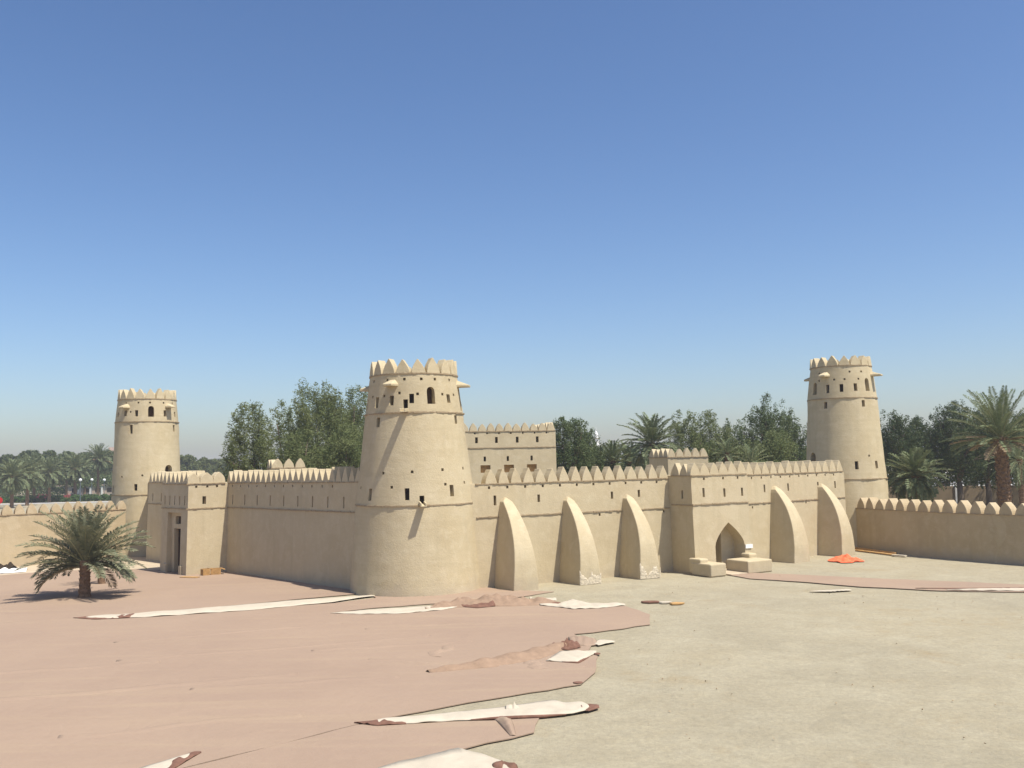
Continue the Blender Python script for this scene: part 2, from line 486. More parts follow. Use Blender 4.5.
tower(-6.52, 62.95, [(0, 4.30), (5.5, 3.86), (11.4, 3.24), (13.82, 2.88)],
      'largest round tower, nearest, at the corner where the two fort walls meet',
      [('slit', -74, 11.6, 12.3), ('slit', -49, 11.69, 12.38), ('slit', -27, 11.8, 12.42), ('slit', -10, 11.55, 12.15), ('slit', -3, 11.9, 12.5), ('slit', 45, 11.95, 12.5), ('arch', 20, 11.85, 12.95), ('slit', 74, 11.5, 12.9), ('hole', -61, 13.38, 13.52), ('hole', -35, 13.38, 13.52), ('hole', -12, 13.38, 13.52), ('hole', 9, 13.38, 13.52), ('hole', 27, 13.38, 13.52), ('hole', 51, 13.38, 13.52), ('hole', -58, 12.36, 12.5), ('hole', -38, 12.36, 12.5), ('hole', -17.5, 12.5, 12.64), ('hole', 4, 12.42, 12.56), ('hole', 36, 12.42, 12.56), ('hole', 56, 12.42, 12.56),
       ('slit', -44, 10.45, 11.06), ('slit', 54, 10.6, 11.15), ('hole', -33, 7.45, 7.64), ('hole', -3, 7.5, 7.68), ('hole', 28, 7.59, 7.77), ('hole', 58, 7.66, 7.81), ('hole', -68, 6.57, 6.69), ('hole', -23, 6.57, 6.75), ('hole', 30, 6.68, 6.85), ('hole', 57, 6.75, 6.9), ('slit', -49, 5.83, 6.58), ('slit', -8, 5.84, 6.58), ('slit', 37, 5.99, 6.71), ('slit', 6, 5.6, 6.1)],
      13.82, 14.8, 11.32, 5.5, 6, [(-27, 13.0, .85, .75, .5), (77, 13.05, .9, .75, .5), (-94, 12.95, .8, .55, .4)], [(-10, 11.45, 1.15), (6, 5.62, .85)])
tower(-36.2, 94.0, [(0, 3.45), (5.7, 3.18), (12.7, 2.95), (14.95, 2.71)],
      'round tower standing far left behind the small gatehouse',
      [('arch', 7, 13.2, 14.25), ('slit', -20, 13.25, 13.85), ('slit', -43, 13.31, 13.85), ('slit', -68, 13.25, 13.72), ('hole', -32, 13.6, 13.8), ('slit', 34, 13.25, 13.85), ('slit', 62, 13.25, 13.75), ('hole', -44, 14.5, 14.66), ('hole', -17, 14.5, 14.66), ('hole', 5, 14.5, 14.66), ('hole', 32, 14.5, 14.66), ('hole', 56, 14.5, 14.66), ('slit', -29, 11.6, 12.45), ('slit', 56, 11.8, 12.45), ('hole', -45, 7.39, 7.6), ('hole', -7, 7.48, 7.7), ('slit', -18, 6.15, 6.78), ('slit', -70, 5.95, 6.64), ('door', 40, 6.9, 8.55)],
      14.95, 15.98, 12.75, 5.74, 21, [(-42, 14.05, .8, .75, .5), (42, 14.1, .8, .75, .5)], [])
tower(29.88, 86.0, [(0, 3.62), (5.96, 3.46), (13.05, 2.98), (15.95, 2.63)],
      'round tower rising at the far right end of the buttressed wall',
      [('slit', -24, 13.55, 14.3), ('slit', 0, 13.6, 14.3), ('slit', 24, 13.65, 14.32), ('arch', -53, 13.5, 14.6), ('arch', 49, 13.65, 14.8), ('hole', -42, 15.3, 15.46), ('hole', 16, 15.3, 15.46), ('hole', 39, 15.3, 15.46), ('hole', -42, 14.65, 14.8), ('hole', -12, 14.65, 14.8), ('hole', 6, 14.65, 14.8), ('hole', 31, 14.65, 14.8), ('slit', -28, 12.2, 12.78), ('slit', 35, 12.25, 12.82), ('door', -55, 6.9, 8.35), ('hole', 37, 7.9, 8.03), ('slit', 16, 6.8, 7.5), ('slit', 50, 6.85, 7.5)],
      15.95, 16.9, 13.07, 5.96, -19, [(-28, 15.0, .85, .75, .5), (73, 15.0, .85, .85, .5), (-92, 14.9, .7, .45, .4)], [], nm=16)

# ---- buttressed right-hand wall, two runs either side of the gate block
def buttress(root, path, s, w, P, h, patch=0):
    p, t, n = path.at(s); T = Vector((t.x, t.y, 0)); Nn = Vector((n.x, n.y, 0)); B = Vector((p.x, p.y, 0))
    mb = MB(); k = 22; rows = []
    for i in range(k+1):
        tt = (i/k); tz = tt*h
        q = min(1, tt)
        pr = P*(1-q**2.9)+.0
        ww = (w*(1-.66*q**1.15))
        if q > .93: ww *= math.sqrt(max(0.03, 1-((q-.93)/.07)**2))
        jit = .03*noise.noise(Vector((s*3, tz*1.3, 0)))
        pr += .5*jit
        a = B-Nn*.9; 
        rows.append([a-T*ww/2, B+Nn*(pr-.03*tz*0)-T*ww*.47, B+Nn*(pr+.03)+T*0, B+Nn*pr+T*ww*.47, a+T*ww/2])
        for v in rows[-1]: mb.v.append((v.x, v.y, tz-(.3 if i == 0 else 0)))
    for i in range(k):
        for j in range(5):
            a = i*5+j; b = i*5+(j+1) % 5
            mb.f.append((a, b, b+5, a+5))
    mb.f.append((0, 1, 2, 3, 4)); mb.f.append(tuple(k*5+j for j in (4, 3, 2, 1, 0)))
    o = mb.build('buttress', 'mud2', root, bevel=.05)
    if patch:
        # crust of crumbling whitish plaster at the foot
        mb = MB(); nx, nz = 26, 9; x0, x1 = (-.5, .5) if patch == 1 else (-.5, .5)
        for j in range(nz+1):
            for i in range(nx+1):
                u = x0+(x1-x0)*i/nx; edge = .30+.42*noise.noise(Vector((u*3.1+s, 2, 0)))+.25*noise.noise(Vector((u*9+s, 5, 0)))
                edge = max(.12, .12+edge*1.5)
                zz = edge*j/nz
                f = math.sin(math.pi*min(1, (j/nz)*.9+.1))
                out = .0+.05*abs(noise.noise(Vector((u*6+s, zz*7, 1))))*f
                if j in (nz,) or i in (0, nx): out = -.03
                v = B+Nn*(P*(1-(zz/h)**2.9)+.055+out)+T*(u*w*.95); mb.v.append((v.x, v.y, zz))
        for j in range(nz):
            for i in range(nx):
                a = j*(nx+1)+i; mb.f.append((a, a+1, a+nx+2, a+nx+1))
        mb.build('plaster_crust', 'salt', o)
    return o

pathR1 = Path2([(-4.2, 61.03), (11.2, 69.2), (13.6, 70.5)])
rootR1 = empty('fort_wall', (-2, 62.3, 0), 'earthen wall with three buttresses between the nearest tower and the arched gate', 'wall', FORT)
o1 = (Vector((-2.0, 62.2))-Vector((-4.2, 61.03))).length
sl = [(o1+q, a, b) for q, a, b in ((.9, 5.25, 5.9), (4.2, 5.35, 5.85), (10.1, 5.35, 5.85), (12.4, 5.4, 5.9), (16.1, 5.3, 5.9))]
dr = [(o1+.5+i*1.35, 6.42) for i in range(11)]
do_wall(rootR1, pathR1, 6.68, 7.62, 4.52, 1.6, 'mud2', 0.96, .88, .75, sl, dr+[(o1+9.0, 4.3), (o1+12.0, 4.3), (o1+14.5, 4.3)], name='wall_run', ms0=o1+.2, ms1=o1+15.1, s0=o1-.5, s1=o1+15.1)
for s, w, P, h, pt in ((1.35, 1.95, 2.6, 5.75, 0), (6.15, 1.75, 2.55, 5.62, 1), (11.05, 1.8, 2.4, 5.6, 1)):
    b = buttress(rootR1, pathR1, o1+s+.25, w, P, h, pt)

pathR2 = Path2([(16.3, 71.9), (28.1, 81.0)])
rootR2 = empty('fort_wall', (17.5, 73, 0), 'earthen wall with two buttresses between the arched gate and the right tower', 'wall', FORT)
do_wall(rootR2, pathR2, (6.72, 6.72), 7.66, 4.5, 1.6, 'mud2', .98, .89, .75,
        [(4.2, 5.3, 5.9), (7.2, 5.3, 5.9), (11.2, 5.3, 5.9), (13.6, 5.3, 5.9)], [(1.5+i*1.2, 6.45) for i in range(11)]+[(2.6, 4.2), (5.6, 4.3), (9.4, 4.3)], name='wall_run')
for s, w, P, h in ((5.35, 2.1, 2.2, 5.75), (11.5, 2.0, 2.2, 5.75)):
    buttress(rootR2, pathR2, s, w, P, h)
# short return from the wall's end back to the tower
pathR3 = Path2([(27.6, 80.6), (26.6, 83.5)])
MB().prism([(28.05, 81.15, -.3), (27.7, 83.0, -.3), (26.0, 82.6, -.3), (26.2, 80.2, -.3)], (0, 0, 6.9)).build('end_pier', 'mud2', rootR2)

# ---- gate block on the right-hand wall
gt = Vector((.866, .5)); gn = Vector((.5, -.866)); gc = Vector((12.55, 67.1))
rootG = empty('gate_block', (gc.x+2, gc.y+2.6, 0), 'projecting earthen gate block with pointed arch and low benches', 'gatehouse', FORT)
pg = Path2([tuple(gc-gn*3.0), tuple(gc), tuple(gc+gt*5.3), tuple(gc+gt*5.3-gn*3.0)])
def arch_cut(mb):
    a0, a1, zs, za = 1.9, 4.7, 1.75, 3.42; cxm = 3.25
    base = gc+gn*.6
    pt = lambda s, z: Vector((base.x+gt.x*s, base.y+gt.y*s, z))
    poly = [pt(a0, .02), pt(a1, .02)]
    n = 10
    for i in range(n+1):
        u = i/n; poly.append(pt(a1+(cxm-a1)*(1-math.cos(u*math.pi/2))**.62 if False else a1+(cxm-a1)*u**1.35, zs+(za-zs)*(u**.82)))
    for i in range(n-1, -1, -1):
        u = i/n; poly.append(pt(a0+(cxm-a0)*u**1.35, zs+(za-zs)*(u**.82)))
    off = Vector((-gn.x, -gn.y, 0))*(4.2)
    mb.prism(poly, off)
bodyG = wall_body(Path2([tuple(gc), tuple(gc+gt*5.3)]), 6.85, 4.2, .03).build('gate_wall', 'mud2', rootG)
# slits and drains on the front and the left return
cutG = MB(); pf = Path2([tuple(gc), tuple(gc+gt*5.3)]); pl = Path2([tuple(gc-gn*2.4), tuple(gc)])
sG = [(1.1, 5.3, 5.95), (3.05, 5.25, 5.85), (4.75, 5.25, 5.85)]
for s, a, b in sG: cut_box(cutG, pf, s, a, b, .2, .55)
for s in (1.2, 3.0, 4.4): cut_box(cutG, pf, s, 6.5, 6.68, .16, .4)
cut_box(cutG, pl, 1.2, 5.2, 5.8, .2, .5, 0)
arch_cut(cutG)
boolean_cut(bodyG, cutG)
for s, a, b in sG: plate(rootG, 'arrow_slit', 'void', pf, s, a, b, .2, .42)
plate(rootG, 'arrow_slit', 'void', pl, 1.2, 5.2, 5.8, .2, .3, 0)
for i in range(6):
    p, t, n = pf.at((i+.5)*.88); add_merlon(rootG, 'mud2', (p.x-n.x*.19, p.y-n.y*.19, 6.82), t, n, .93, .92, .75)
for i in range(2):
    p, t, n = pl.at(.45+i*.95); add_merlon(rootG, 'mud2', (p.x+n.x*.01, p.y+n.y*.01, 6.82), t, n, .93, .92, .5)
string_course(rootG, pf, 6.83, 0, 5.3, name='cornice', h=.09); string_course(rootG, pf, 4.8, 0, 5.3)
string_course(rootG, pl, 6.83, 0, 2.4, 0, name='cornice', h=.09); string_course(rootG, pl, 4.75, 0, 2.4, 0, proud=.04)
# timber door leaf deep in the passage, ajar on the left
def gp(s, n, z): q = gc+gt*s+gn*n; return Vector((q.x, q.y, z))
MB().box(gp(3.3, -3.45, 1.45), Vector((gt.x, gt.y, 0))*1.38, Vector((gn.x, gn.y, 0))*.04, (0, 0, 1.4)).build('door', 'wood', rootG)
MB().box(gp(4.13, -2.25, 1.68), Vector((gt.x, gt.y, 0))*.70, Vector((gn.x, gn.y, 0))*1.1, (0, 0, 1.62)).build('niche_wall', 'mud2', rootG, bevel=.06)
GT = Vector((gt.x, gt.y, 0)); GN = Vector((gn.x, gn.y, 0))
m = MB(); m.box(gp(.28, 1.0, .42), GT*.7, GN*1.0, (0, 0, .44)); m.build('bench', 'mud2', rootG, bevel=.09)
m = MB(); m.box(gp(.0, .28, .62), GT*.38, GN*.62, (0, 0, .5)); m.build('bench_back', 'mud2', rootG, bevel=.1)
m = MB(); m.box(gp(3.98, 1.05, .42), GT*1.16, GN*1.1, (0, 0, .44)); m.build('bench', 'mud2', rootG, bevel=.08)
m = MB(); m.box(gp(4.8, .2, .62), GT*.4, GN*.45, (0, 0, .55)); m.build('bench_back', 'mud2', rootG, bevel=.12)
m = MB(); m.box(gp(2.05, .9, .03), GT*.76, GN*1.2, (0, 0, .05)); m.build('threshold', 'sand', rootG, bevel=.02)

sg = MB(); sg.box(gp(5.06, -.01, 1.62), GT*.34, GN*.03, (0, 0, .14))
so = sg.build('wall_sign', 'white', None); tag(so, 'small blank white plaque fixed to the wall right of the pointed arch', 'sign')

# ---- left-hand wall, small gatehouse
lt = Vector((.687, -.727)); ln = Vector((-.727, -.687))
pathL1 = Path2([(-22.95, 75.55), (-9.0, 60.8)])
rootL1 = empty('fort_wall', (-16, 68.2, 0), 'long shaded earthen wall between the small gatehouse and the nearest tower', 'wall', FORT)
do_wall(rootL1, pathL1, (6.93, 7.0), 7.9, 5.0, 1.6, 'mud2', .79, .77, .8,
        [(1.1+i*1.95, 5.25, 6.0) for i in range(9)], [(1.0+i*1.3, 6.7) for i in range(12)], name='wall_run', sharp=1.15, slit_w=.17)
pathL2 = Path2([(-33.3, 86.45), (-26.4, 79.2)])
rootL2 = empty('fort_wall', (-30, 83, 0), 'short earthen wall between the small gatehouse and the far left tower', 'wall', FORT)
do_wall(rootL2, pathL2, 6.95, 7.9, 5.05, 1.6, 'mud2', .79, .77, .8, [(1+i*1.8, 5.3, 6.0) for i in range(5)], [], name='wall_run', sharp=1.15, slit_w=.17)
MB().prism([(-33.25, 86.6, -.3), (-34.5, 91.0, -.3), (-33.2, 91.2, -.3), (-32.1, 87.4, -.3)], (0, 0, 7.2)).build('end_pier', 'mud2', rootL2)

lc = Vector((-25.1, 73.1))
rootH = empty('small_gatehouse', (lc.x-1, lc.y+3.5, 0), 'square earthen gatehouse with tall recessed wooden door', 'gatehouse', FORT)
pF = Path2([tuple(lc-lt*4.75), tuple(lc)])
pS = Path2([tuple(lc), tuple(lc-ln*3.2)])
body = wall_body(pF, 6.95, 5.0, .025).build('gatehouse_wall', 'mud2', rootH)
c = MB()
L = 4.75
def fbox(s0, s1, z0, z1, d0, d1): # along face measured from the near corner
    a = lc-lt*((s0+s1)/2)+ln*(-(d0+d1)/2)
    c.box((a.x, a.y, (z0+z1)/2), Vector((lt.x, lt.y, 0))*(s1-s0)/2, Vector((ln.x, ln.y, 0))*abs(d1-d0)/2, (0, 0, (z1-z0)/2))
fbox(1.15, 3.6, -.1, 4.7, -.5, .42)
boolean_cut(body, c); c = MB()
fbox(1.45, 3.05, -.12, 3.45, 0, 1.6)
boolean_cut(body, c); c = MB()
fbox(1.6, 2.8, 3.8, 4.42, 0, .8)
for s in (.6, 1.5, 2.4, 3.3, 4.2):
    cut_box(c, pF, L-s, 5.3, 6.0, .17, .5, .025)
cut_box(c, pS, 1.45, 5.35, 5.95, .3, .6, 0)
for s in (.8, 1.7, 2.5): cut_box(c, pS, s, 6.62, 6.78, .18, .4, 0)
boolean_cut(body, c)
for s in (.6, 1.5, 2.4, 3.3, 4.2): plate(rootH, 'arrow_slit', 'void', pF, L-s, 5.3, 6.0, .17, .38, .025)
plate(rootH, 'arrow_slit', 'void', pS, 1.45, 5.35, 5.95, .3, .5, 0)
def fpart(name, mat, s0, s1, z0, z1, d0, d1, parent=rootH, bevel=0):
    a = lc-lt*((s0+s1)/2)-ln*((d0+d1)/2)
    return MB().box((a.x, a.y, (z0+z1)/2), Vector((lt.x, lt.y, 0))*(s1-s0)/2, Vector((ln.x, ln.y, 0))*abs(d1-d0)/2, (0, 0, (z1-z0)/2)).build(name, mat, parent, bevel=bevel)
d1_ = fpart('door', 'wood', 1.47, 3.03, 0, 3.43, 1.1, 1.2)
for q in (.6, 1.3, 2.0, 2.7): fpart('door_rail', 'wood', 1.55, 2.95, q, q+.12, 1.04, 1.098, parent=d1_)
fpart('door_frame', 'wood', 1.46, 1.58, 0, 3.43, .75, 1.03); fpart('door_frame', 'wood', 2.92, 3.04, 0, 3.43, .75, 1.03)
fpart('window', 'wood', 1.62, 2.78, 3.82, 4.4, .68, .74)
fpart('plinth', 'mud2', .68, 1.12, 0, .7, -.12, .1, bevel=.04); fpart('plinth', 'mud2', 3.45, 3.95, 0, .7, -.12, .1, bevel=.04)
for i in range(6):
    p, t, n = pF.at(.4+i*.79); add_merlon(rootH, 'mud2', (p.x-n.x*.15, p.y-n.y*.15, 6.92), t, n, .77, .95, .8, 1.25)
for i in range(3):
    p, t, n = pS.at(.6+i*1.05); add_merlon(rootH, 'mud2', (p.x+n.x*.01, p.y+n.y*.01, 6.92), t, n, 1.08, .9, .8, 3.4)
string_course(rootH, pF, 6.93, 0, L, .025, name='cornice', h=.09); string_course(rootH, pF, 5.03, 0, L, .025, proud=.05)
string_course(rootH, pS, 6.93, 0, 3.2, 0, name='cornice', h=.09); string_course(rootH, pS, 5.03, 0, 3.2, 0, proud=.05)

# ---- keep and roof turrets seen over the walls
def block(root, poly, zt, mat='mud2'):
    return MB().prism([(x, y, -.3) for x, y in poly], (0, 0, zt+.3)).build('building_wall', mat, root)
rootK = empty('keep', (0, 90, 0), 'tall square earthen keep with small rectangular windows inside the fort', 'building', FORT)
kd = Vector((math.cos(R(14)), math.sin(R(14)))); kn = Vector((kd.y, -kd.x)); kr = Vector((4.05, 90.0))
pk = Path2([tuple(kr-kd*12.5), tuple(kr)])
kb = wall_body(pk, 11.0, 7.0, .012).build('building_wall', 'mud2', rootK)
c = MB(); K = []
fx = lambda u: 12.5-u   # u measured from the right corner
for u in (1.8, 3.75, 5.75, 7.65): K.append((fx(u), 9.9, 10.45, .26, 'arrow_slit', 'void'))
for u in (2.4, 4.7, 6.9): K.append((fx(u), 8.2, 8.65, .22, 'arrow_slit', 'void'))
for u in (2.4, 4.6, 6.85): K.append((fx(u), 7.15, 7.85, .95, 'window', 'crate'))
for s, a, b, w, nm_, mt in K: cut_box(c, pk, s, a, b, w, .6, .012)
for i in range(9): cut_box(c, pk, fx(.9+i*1.15), 10.72, 10.88, .15, .4, .012)
boolean_cut(kb, c)
for s, a, b, w, nm_, mt in K: plate(rootK, nm_, mt, pk, s, a, b, w, .45 if w < .5 else .3, .012)
for i in range(15):
    p, t, n = pk.at(.45+i*.83); add_merlon(rootK, 'mud2', (p.x-n.x*.12, p.y-n.y*.12, 10.97), t, n, .76, .76, .6, 2.2)
pkr = Path2([tuple(kr), tuple(kr-kn*6)])
for i in range(6):
    p, t, n = pkr.at(.6+i*.95); add_merlon(rootK, 'mud2', (p.x-n.x*.1, p.y-n.y*.1, 10.97), t, n, .93, .82, .5, 2.2)
string_course(rootK, pk, 10.98, 0, 12.5, .012, name='cornice'); string_course(rootK, pk, 9.45, 0, 12.5, .012)

def turret(corner, ang, wl, wr, zc, h, label, nl, nr):
    root = empty('roof_turret', (corner[0], corner[1], 0), label, 'turret', FORT)
    d = Vector((math.cos(R(ang)), math.sin(R(ang)))); n = Vector((d.y, -d.x)); C = Vector(corner)
    a, b, e, f = C, C+d*wr, C+d*wr-n*wl, C-n*wl
    block(root, [tuple(q) for q in (a, b, e, f)], zc)
    pr = Path2([tuple(a), tuple(b)]); pl = Path2([tuple(f), tuple(a)])
    for pth, k in ((pr, nr), (pl, nl)):
        for i in range(k):
            s = (i+.5)*pth.len/k; p, t, nn = pth.at(s)
            add_merlon(root, 'mud2', (p.x+nn.x*.01, p.y+nn.y*.01, zc-.03), t, nn, pth.len/k*.95, h, .5, 2.2)
        string_course(root, pth, zc, 0, pth.len, 0, name='cornice')
    return root
turret((13.75, 85), 14, 4.4, 3.9, 8.2, .82, 'low crenellated turret showing above the wall near the arched gate', 4, 5)
turret((-21.2, 83.5), 25, 2.2, 3.0, 8.0, .85, 'small crenellated turret just above the shaded left wall', 2, 3)

# ---- boundary walls
BG = 'low crenellated boundary walls'
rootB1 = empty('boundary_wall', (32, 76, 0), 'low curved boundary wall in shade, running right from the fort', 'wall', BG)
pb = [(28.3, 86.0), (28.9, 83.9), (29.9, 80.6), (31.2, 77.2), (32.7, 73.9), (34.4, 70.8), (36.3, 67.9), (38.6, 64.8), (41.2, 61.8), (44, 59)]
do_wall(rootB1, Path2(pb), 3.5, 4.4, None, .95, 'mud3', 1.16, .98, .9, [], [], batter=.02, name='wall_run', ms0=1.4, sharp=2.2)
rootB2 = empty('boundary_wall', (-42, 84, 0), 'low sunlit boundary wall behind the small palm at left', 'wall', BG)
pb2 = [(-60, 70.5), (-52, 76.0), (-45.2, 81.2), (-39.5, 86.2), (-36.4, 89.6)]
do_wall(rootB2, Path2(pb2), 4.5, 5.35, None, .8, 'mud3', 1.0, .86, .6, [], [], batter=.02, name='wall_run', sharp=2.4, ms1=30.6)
rootB3 = empty('compound_wall', (60, 128, 0), 'distant tan compound wall with white posts under the right-hand trees', 'wall')
for i in range(9):
    x0 = 44+i*5.2; y0 = 133-i*1.4
    MB().box((x0+2.6, y0-.7, 1.8), (2.45, -.66, 0), (.04, .15, 0), (0, 0, 1.8)).build('wall_panel', 'greywall', rootB3)
    MB().box((x0, y0, 2.0), (.28, -.07, 0), (.07, .28, 0), (0, 0, 2.0)).build('post', 'white', rootB3, bevel=.03)

# ------------------------------------------------------------------ ground and carpets
def sheet(name, poly, z, mat, parent=None, th=0.0, edge=None):
    mb = MB(); k = len(poly)
    tris = tessellate_polygon([[Vector((x, y, 0)) for x, y in poly]])
    vs = [(x, y, z) for x, y in poly]
    if th:
        vs += [(x, y, z-th) for x, y in poly]
        fs = [tuple(t) for t in tris]+[(i, (i+1) % k, (i+1) % k+k, i+k) for i in range(k)]
    else: fs = [tuple(t) for t in tris]
    mb.add(vs, fs)
    o = mb.build(name, mat, parent)
    for p in o.data.polygons:
        if abs(p.normal.z) > .5 and p.normal.z < 0: p.flip()
    return o

def gridground():
    mb = MB(); xs = [-1500, -800, -300, -120]+[-90+i*3 for i in range(61)]+[120, 300, 800, 1500]
    ys = [-400, -60, 0]+[6+i*2.5 for i in range(46)]+[160, 260, 500, 1000, 1700]
    for y in ys:
        for x in xs:
            z = 0
            if -90 < x < 90 and 5 < y < 120: z = -.02+.03*noise.noise(Vector((x*.13, y*.13, 3)))
            mb.v.append((x, y, z-.012))
    nx = len(xs)
    for j in range(len(ys)-1):
        for i in range(nx-1): a = j*nx+i; mb.f.append((a, a+1, a+nx+1, a+nx))
    o = mb.build('ground', 'ground'); o['kind'] = 'structure'
    return o
gridground()

# irregular outlines: worn edges get a little jitter
def rough(poly, step=.7, amp=.07, seed=0):
    out = []; k = len(poly)
    for i in range(k):
        a = Vector(poly[i]); b = Vector(poly[(i+1) % k]); l = (b-a).length
        n = max(1, int(l/step)) if l < 18 else 1
        d = (b-a).normalized() if l > 0 else Vector((1, 0)); pn = Vector((-d.y, d.x))
        for j in range(n):
            p = a+(b-a)*j/n
            if j: p = p+pn*amp*noise.noise(Vector((p.x*1.3, p.y*1.3, seed)))*2
            out.append((p.x, p.y))
    return out
carpet_back = [(-24.19, 53.43), (-40, 47), (-62, 58), (-56, 68), (-42.5, 74.6), (-38.5, 78.0), (-33.5, 79.5), (-28.5, 77.5), (-22.6, 76.2), (-10.5, 64.5), (-7, 64), (-3.5, 63.5), (-2.3, 62.6), (-1.6, 62.0), (-1.04, 61.07), (2.32, 59.59), (-0.98, 56.65), (-4.44, 55.77), (-8.28, 54.42), (-10.03, 53.23), (-8.55, 58.65), (-9.75, 60.84), (-13.77, 58.59), (-18.21, 55.46)]
carpet_main = [(-24.15, 53.36), (-21.19, 52.86), (-10.68, 56.69), (-8.53, 58.51), (-10.0, 53.05), (-6.39, 52.72), (-2.09, 54.84), (0.18, 54.7), (2.39, 53.44), (5.95, 53.11), (6.89, 50.05), (6.46, 47.06), (3.49, 45.24), (2.63, 44.95), (3.25, 42.33), (2.95, 40.82), (3.28, 39.75), (2.91, 36.81), (2.24, 34.92), (0.39, 33.89), (-1.68, 32.69), (-3.82, 31.22), (-5.01, 30.26), (-6.48, 28.77), (-13, 22.5), (-60, 16), (-64, 50), (-40, 46.9)]
carpet_front = [(-5.0, 30.2), (-3.08, 30.22), (0.62, 30.5), (0.43, 28.97), (-1.63, 27.44), (-2.21, 26.93), (-3.57, 25.99), (-5.34, 23.7), (-6.03, 18.46), (-7, 4), (-60, 4), (-60, 15.8), (-13, 22.4), (-6.5, 28.7)]
CG = 'strips of pink felt ground carpet'
cb = sheet('carpet', rough(carpet_back), .028, 'carpet', None, .028); tag(cb, 'pink felt carpet reaching the foot of the nearest tower and the palm', 'carpet', CG)
cm = sheet('carpet', rough(carpet_main), .033, 'carpet', None, .03); tag(cm, 'widest pink felt carpet, with a ragged right edge, across the middle of the yard', 'carpet', CG)
cf = sheet('carpet', rough(carpet_front), .030, 'carpet', None, .03); tag(cf, 'pink felt carpet in the foreground corner, nearest the camera', 'carpet', CG)

def flap(parent, name, top, bot, mat, hgt, lift=.02, seed=0, n=40, m_=7, wr=.018, th=.015, rim=None, fold=None):
    """a turned-back piece of carpet between two edge lines, arched and creased"""
    A = Path2(top); B = Path2(bot); mb = MB()
    for i in range(n+1):
        a = A.at(A.len*i/n)[0]; b = B.at(B.len*i/n)[0]
        w = (b-a).length
        for j in range(m_+1):
            v = j/m_; p = a+(b-a)*v
            u = i/n
            soft = mat in ('carpet', 'fold')
            if name == 'curled_edge' and j == 0 and i == 0: hgt *= .55; wr *= .35
            arch = hgt*(math.sin(math.pi*min(1, v*1.0))**.7)*(.35+.65*abs(noise.noise(Vector((u*6, seed, 0)))*2))*min(1, w/.6)
            if v > .5: arch += lift*(v-.5)*2*abs(noise.noise(Vector((u*9+4, seed, 2))))*4
            cr = wr*(noise.noise(Vector((p.x*1.7, p.y*1.7, seed)))+.5*noise.noise(Vector((p.x*4, p.y*4, seed))))
            if soft:
                pf_ = (math.sin(math.pi*v)**1.5)*(math.sin(math.pi*min(1, u*.92+.05))**.6)
                mb.v.append((p.x, p.y, .03+max(0, (hgt*(.5+.9*abs(noise.noise(Vector((u*5, seed, 0)))))+cr)*pf_))); continue
            mb.v.append((p.x, p.y, .05+max(0, arch+cr*min(1, w))))
    for i in range(n):
        for j in range(m_): a = i*(m_+1)+j; mb.f.append((a, a+1, a+m_+2, a+m_+1))
    o = mb.build(name, mat, parent, smooth=True)
    md = o.modifiers.new('s', 'SOLIDIFY'); md.thickness = th if mat not in ('carpet', 'fold') else .004
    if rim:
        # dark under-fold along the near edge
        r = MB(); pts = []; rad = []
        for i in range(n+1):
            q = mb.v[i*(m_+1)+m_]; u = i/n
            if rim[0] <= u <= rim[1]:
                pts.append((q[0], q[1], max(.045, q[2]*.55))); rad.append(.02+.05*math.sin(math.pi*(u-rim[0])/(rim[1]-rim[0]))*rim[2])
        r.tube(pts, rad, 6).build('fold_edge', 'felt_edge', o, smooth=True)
    return o
# A: long strip turned back between back and main carpets
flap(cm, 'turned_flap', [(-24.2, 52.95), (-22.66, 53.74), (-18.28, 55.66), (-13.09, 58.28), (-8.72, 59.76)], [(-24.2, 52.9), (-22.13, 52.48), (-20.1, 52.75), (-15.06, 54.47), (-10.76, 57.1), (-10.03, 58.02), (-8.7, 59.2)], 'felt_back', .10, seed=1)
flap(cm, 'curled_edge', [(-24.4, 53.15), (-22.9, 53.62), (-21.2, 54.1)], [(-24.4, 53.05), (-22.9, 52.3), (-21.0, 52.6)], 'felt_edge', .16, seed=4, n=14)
# B: strip by the tower foot
flap(cm, 'turned_flap', [(-10.2, 52.8), (-8.2, 53.7), (-4.36, 54.79), (-2.9, 55.4)], [(-10.2, 52.75), (-8.48, 52.15), (-6.3, 52.02), (-4.22, 52.95), (-2.9, 54.3)], 'felt_back', .08, seed=2)
flap(cm, 'crumpled_fold', [(-5.2, 54.2), (-3.4, 55.6), (-1.6, 56.2), (.2, 55.9), (2.2, 55.2)], [(-5.0, 53.0), (-3.6, 53.7), (-2.0, 54.0), (-.2, 53.8), (2.3, 54.2)], 'fold', .62, seed=9, wr=.3, n=60, m_=10)
flap(cm, 'curled_edge', [(-3.3, 55.2), (-2.2, 55.1), (-1.2, 55.2)], [(-3.3, 54.1), (-2.2, 53.4), (-1.2, 53.9)], 'felt_edge', .5, seed=19, wr=.1, n=16)
flap(cm, 'turned_flap', [(.7, 56.2), (1.6, 56.6), (2.3, 56.4)], [(.7, 55.4), (1.5, 55.2), (2.3, 55.5)], 'felt_back', .25, seed=12, n=14)
flap(cm, 'turned_flap', [(1.2, 54.6), (2.5, 54.5), (3.2, 56.2), (4.1, 54.3), (6.0, 53.8)], [(1.3, 53.9), (2.5, 52.9), (3.0, 52.3), (4.5, 52.4), (5.99, 53.2)], 'felt_back', .12, seed=3, wr=.01)
flap(cm, 'curled_edge', [(.2, 55.4), (1.2, 55.3), (2.4, 55.0)], [(.2, 54.8), (1.2, 54.3), (2.5, 53.9)], 'felt_edge', .22, seed=23, wr=.12, n=16)
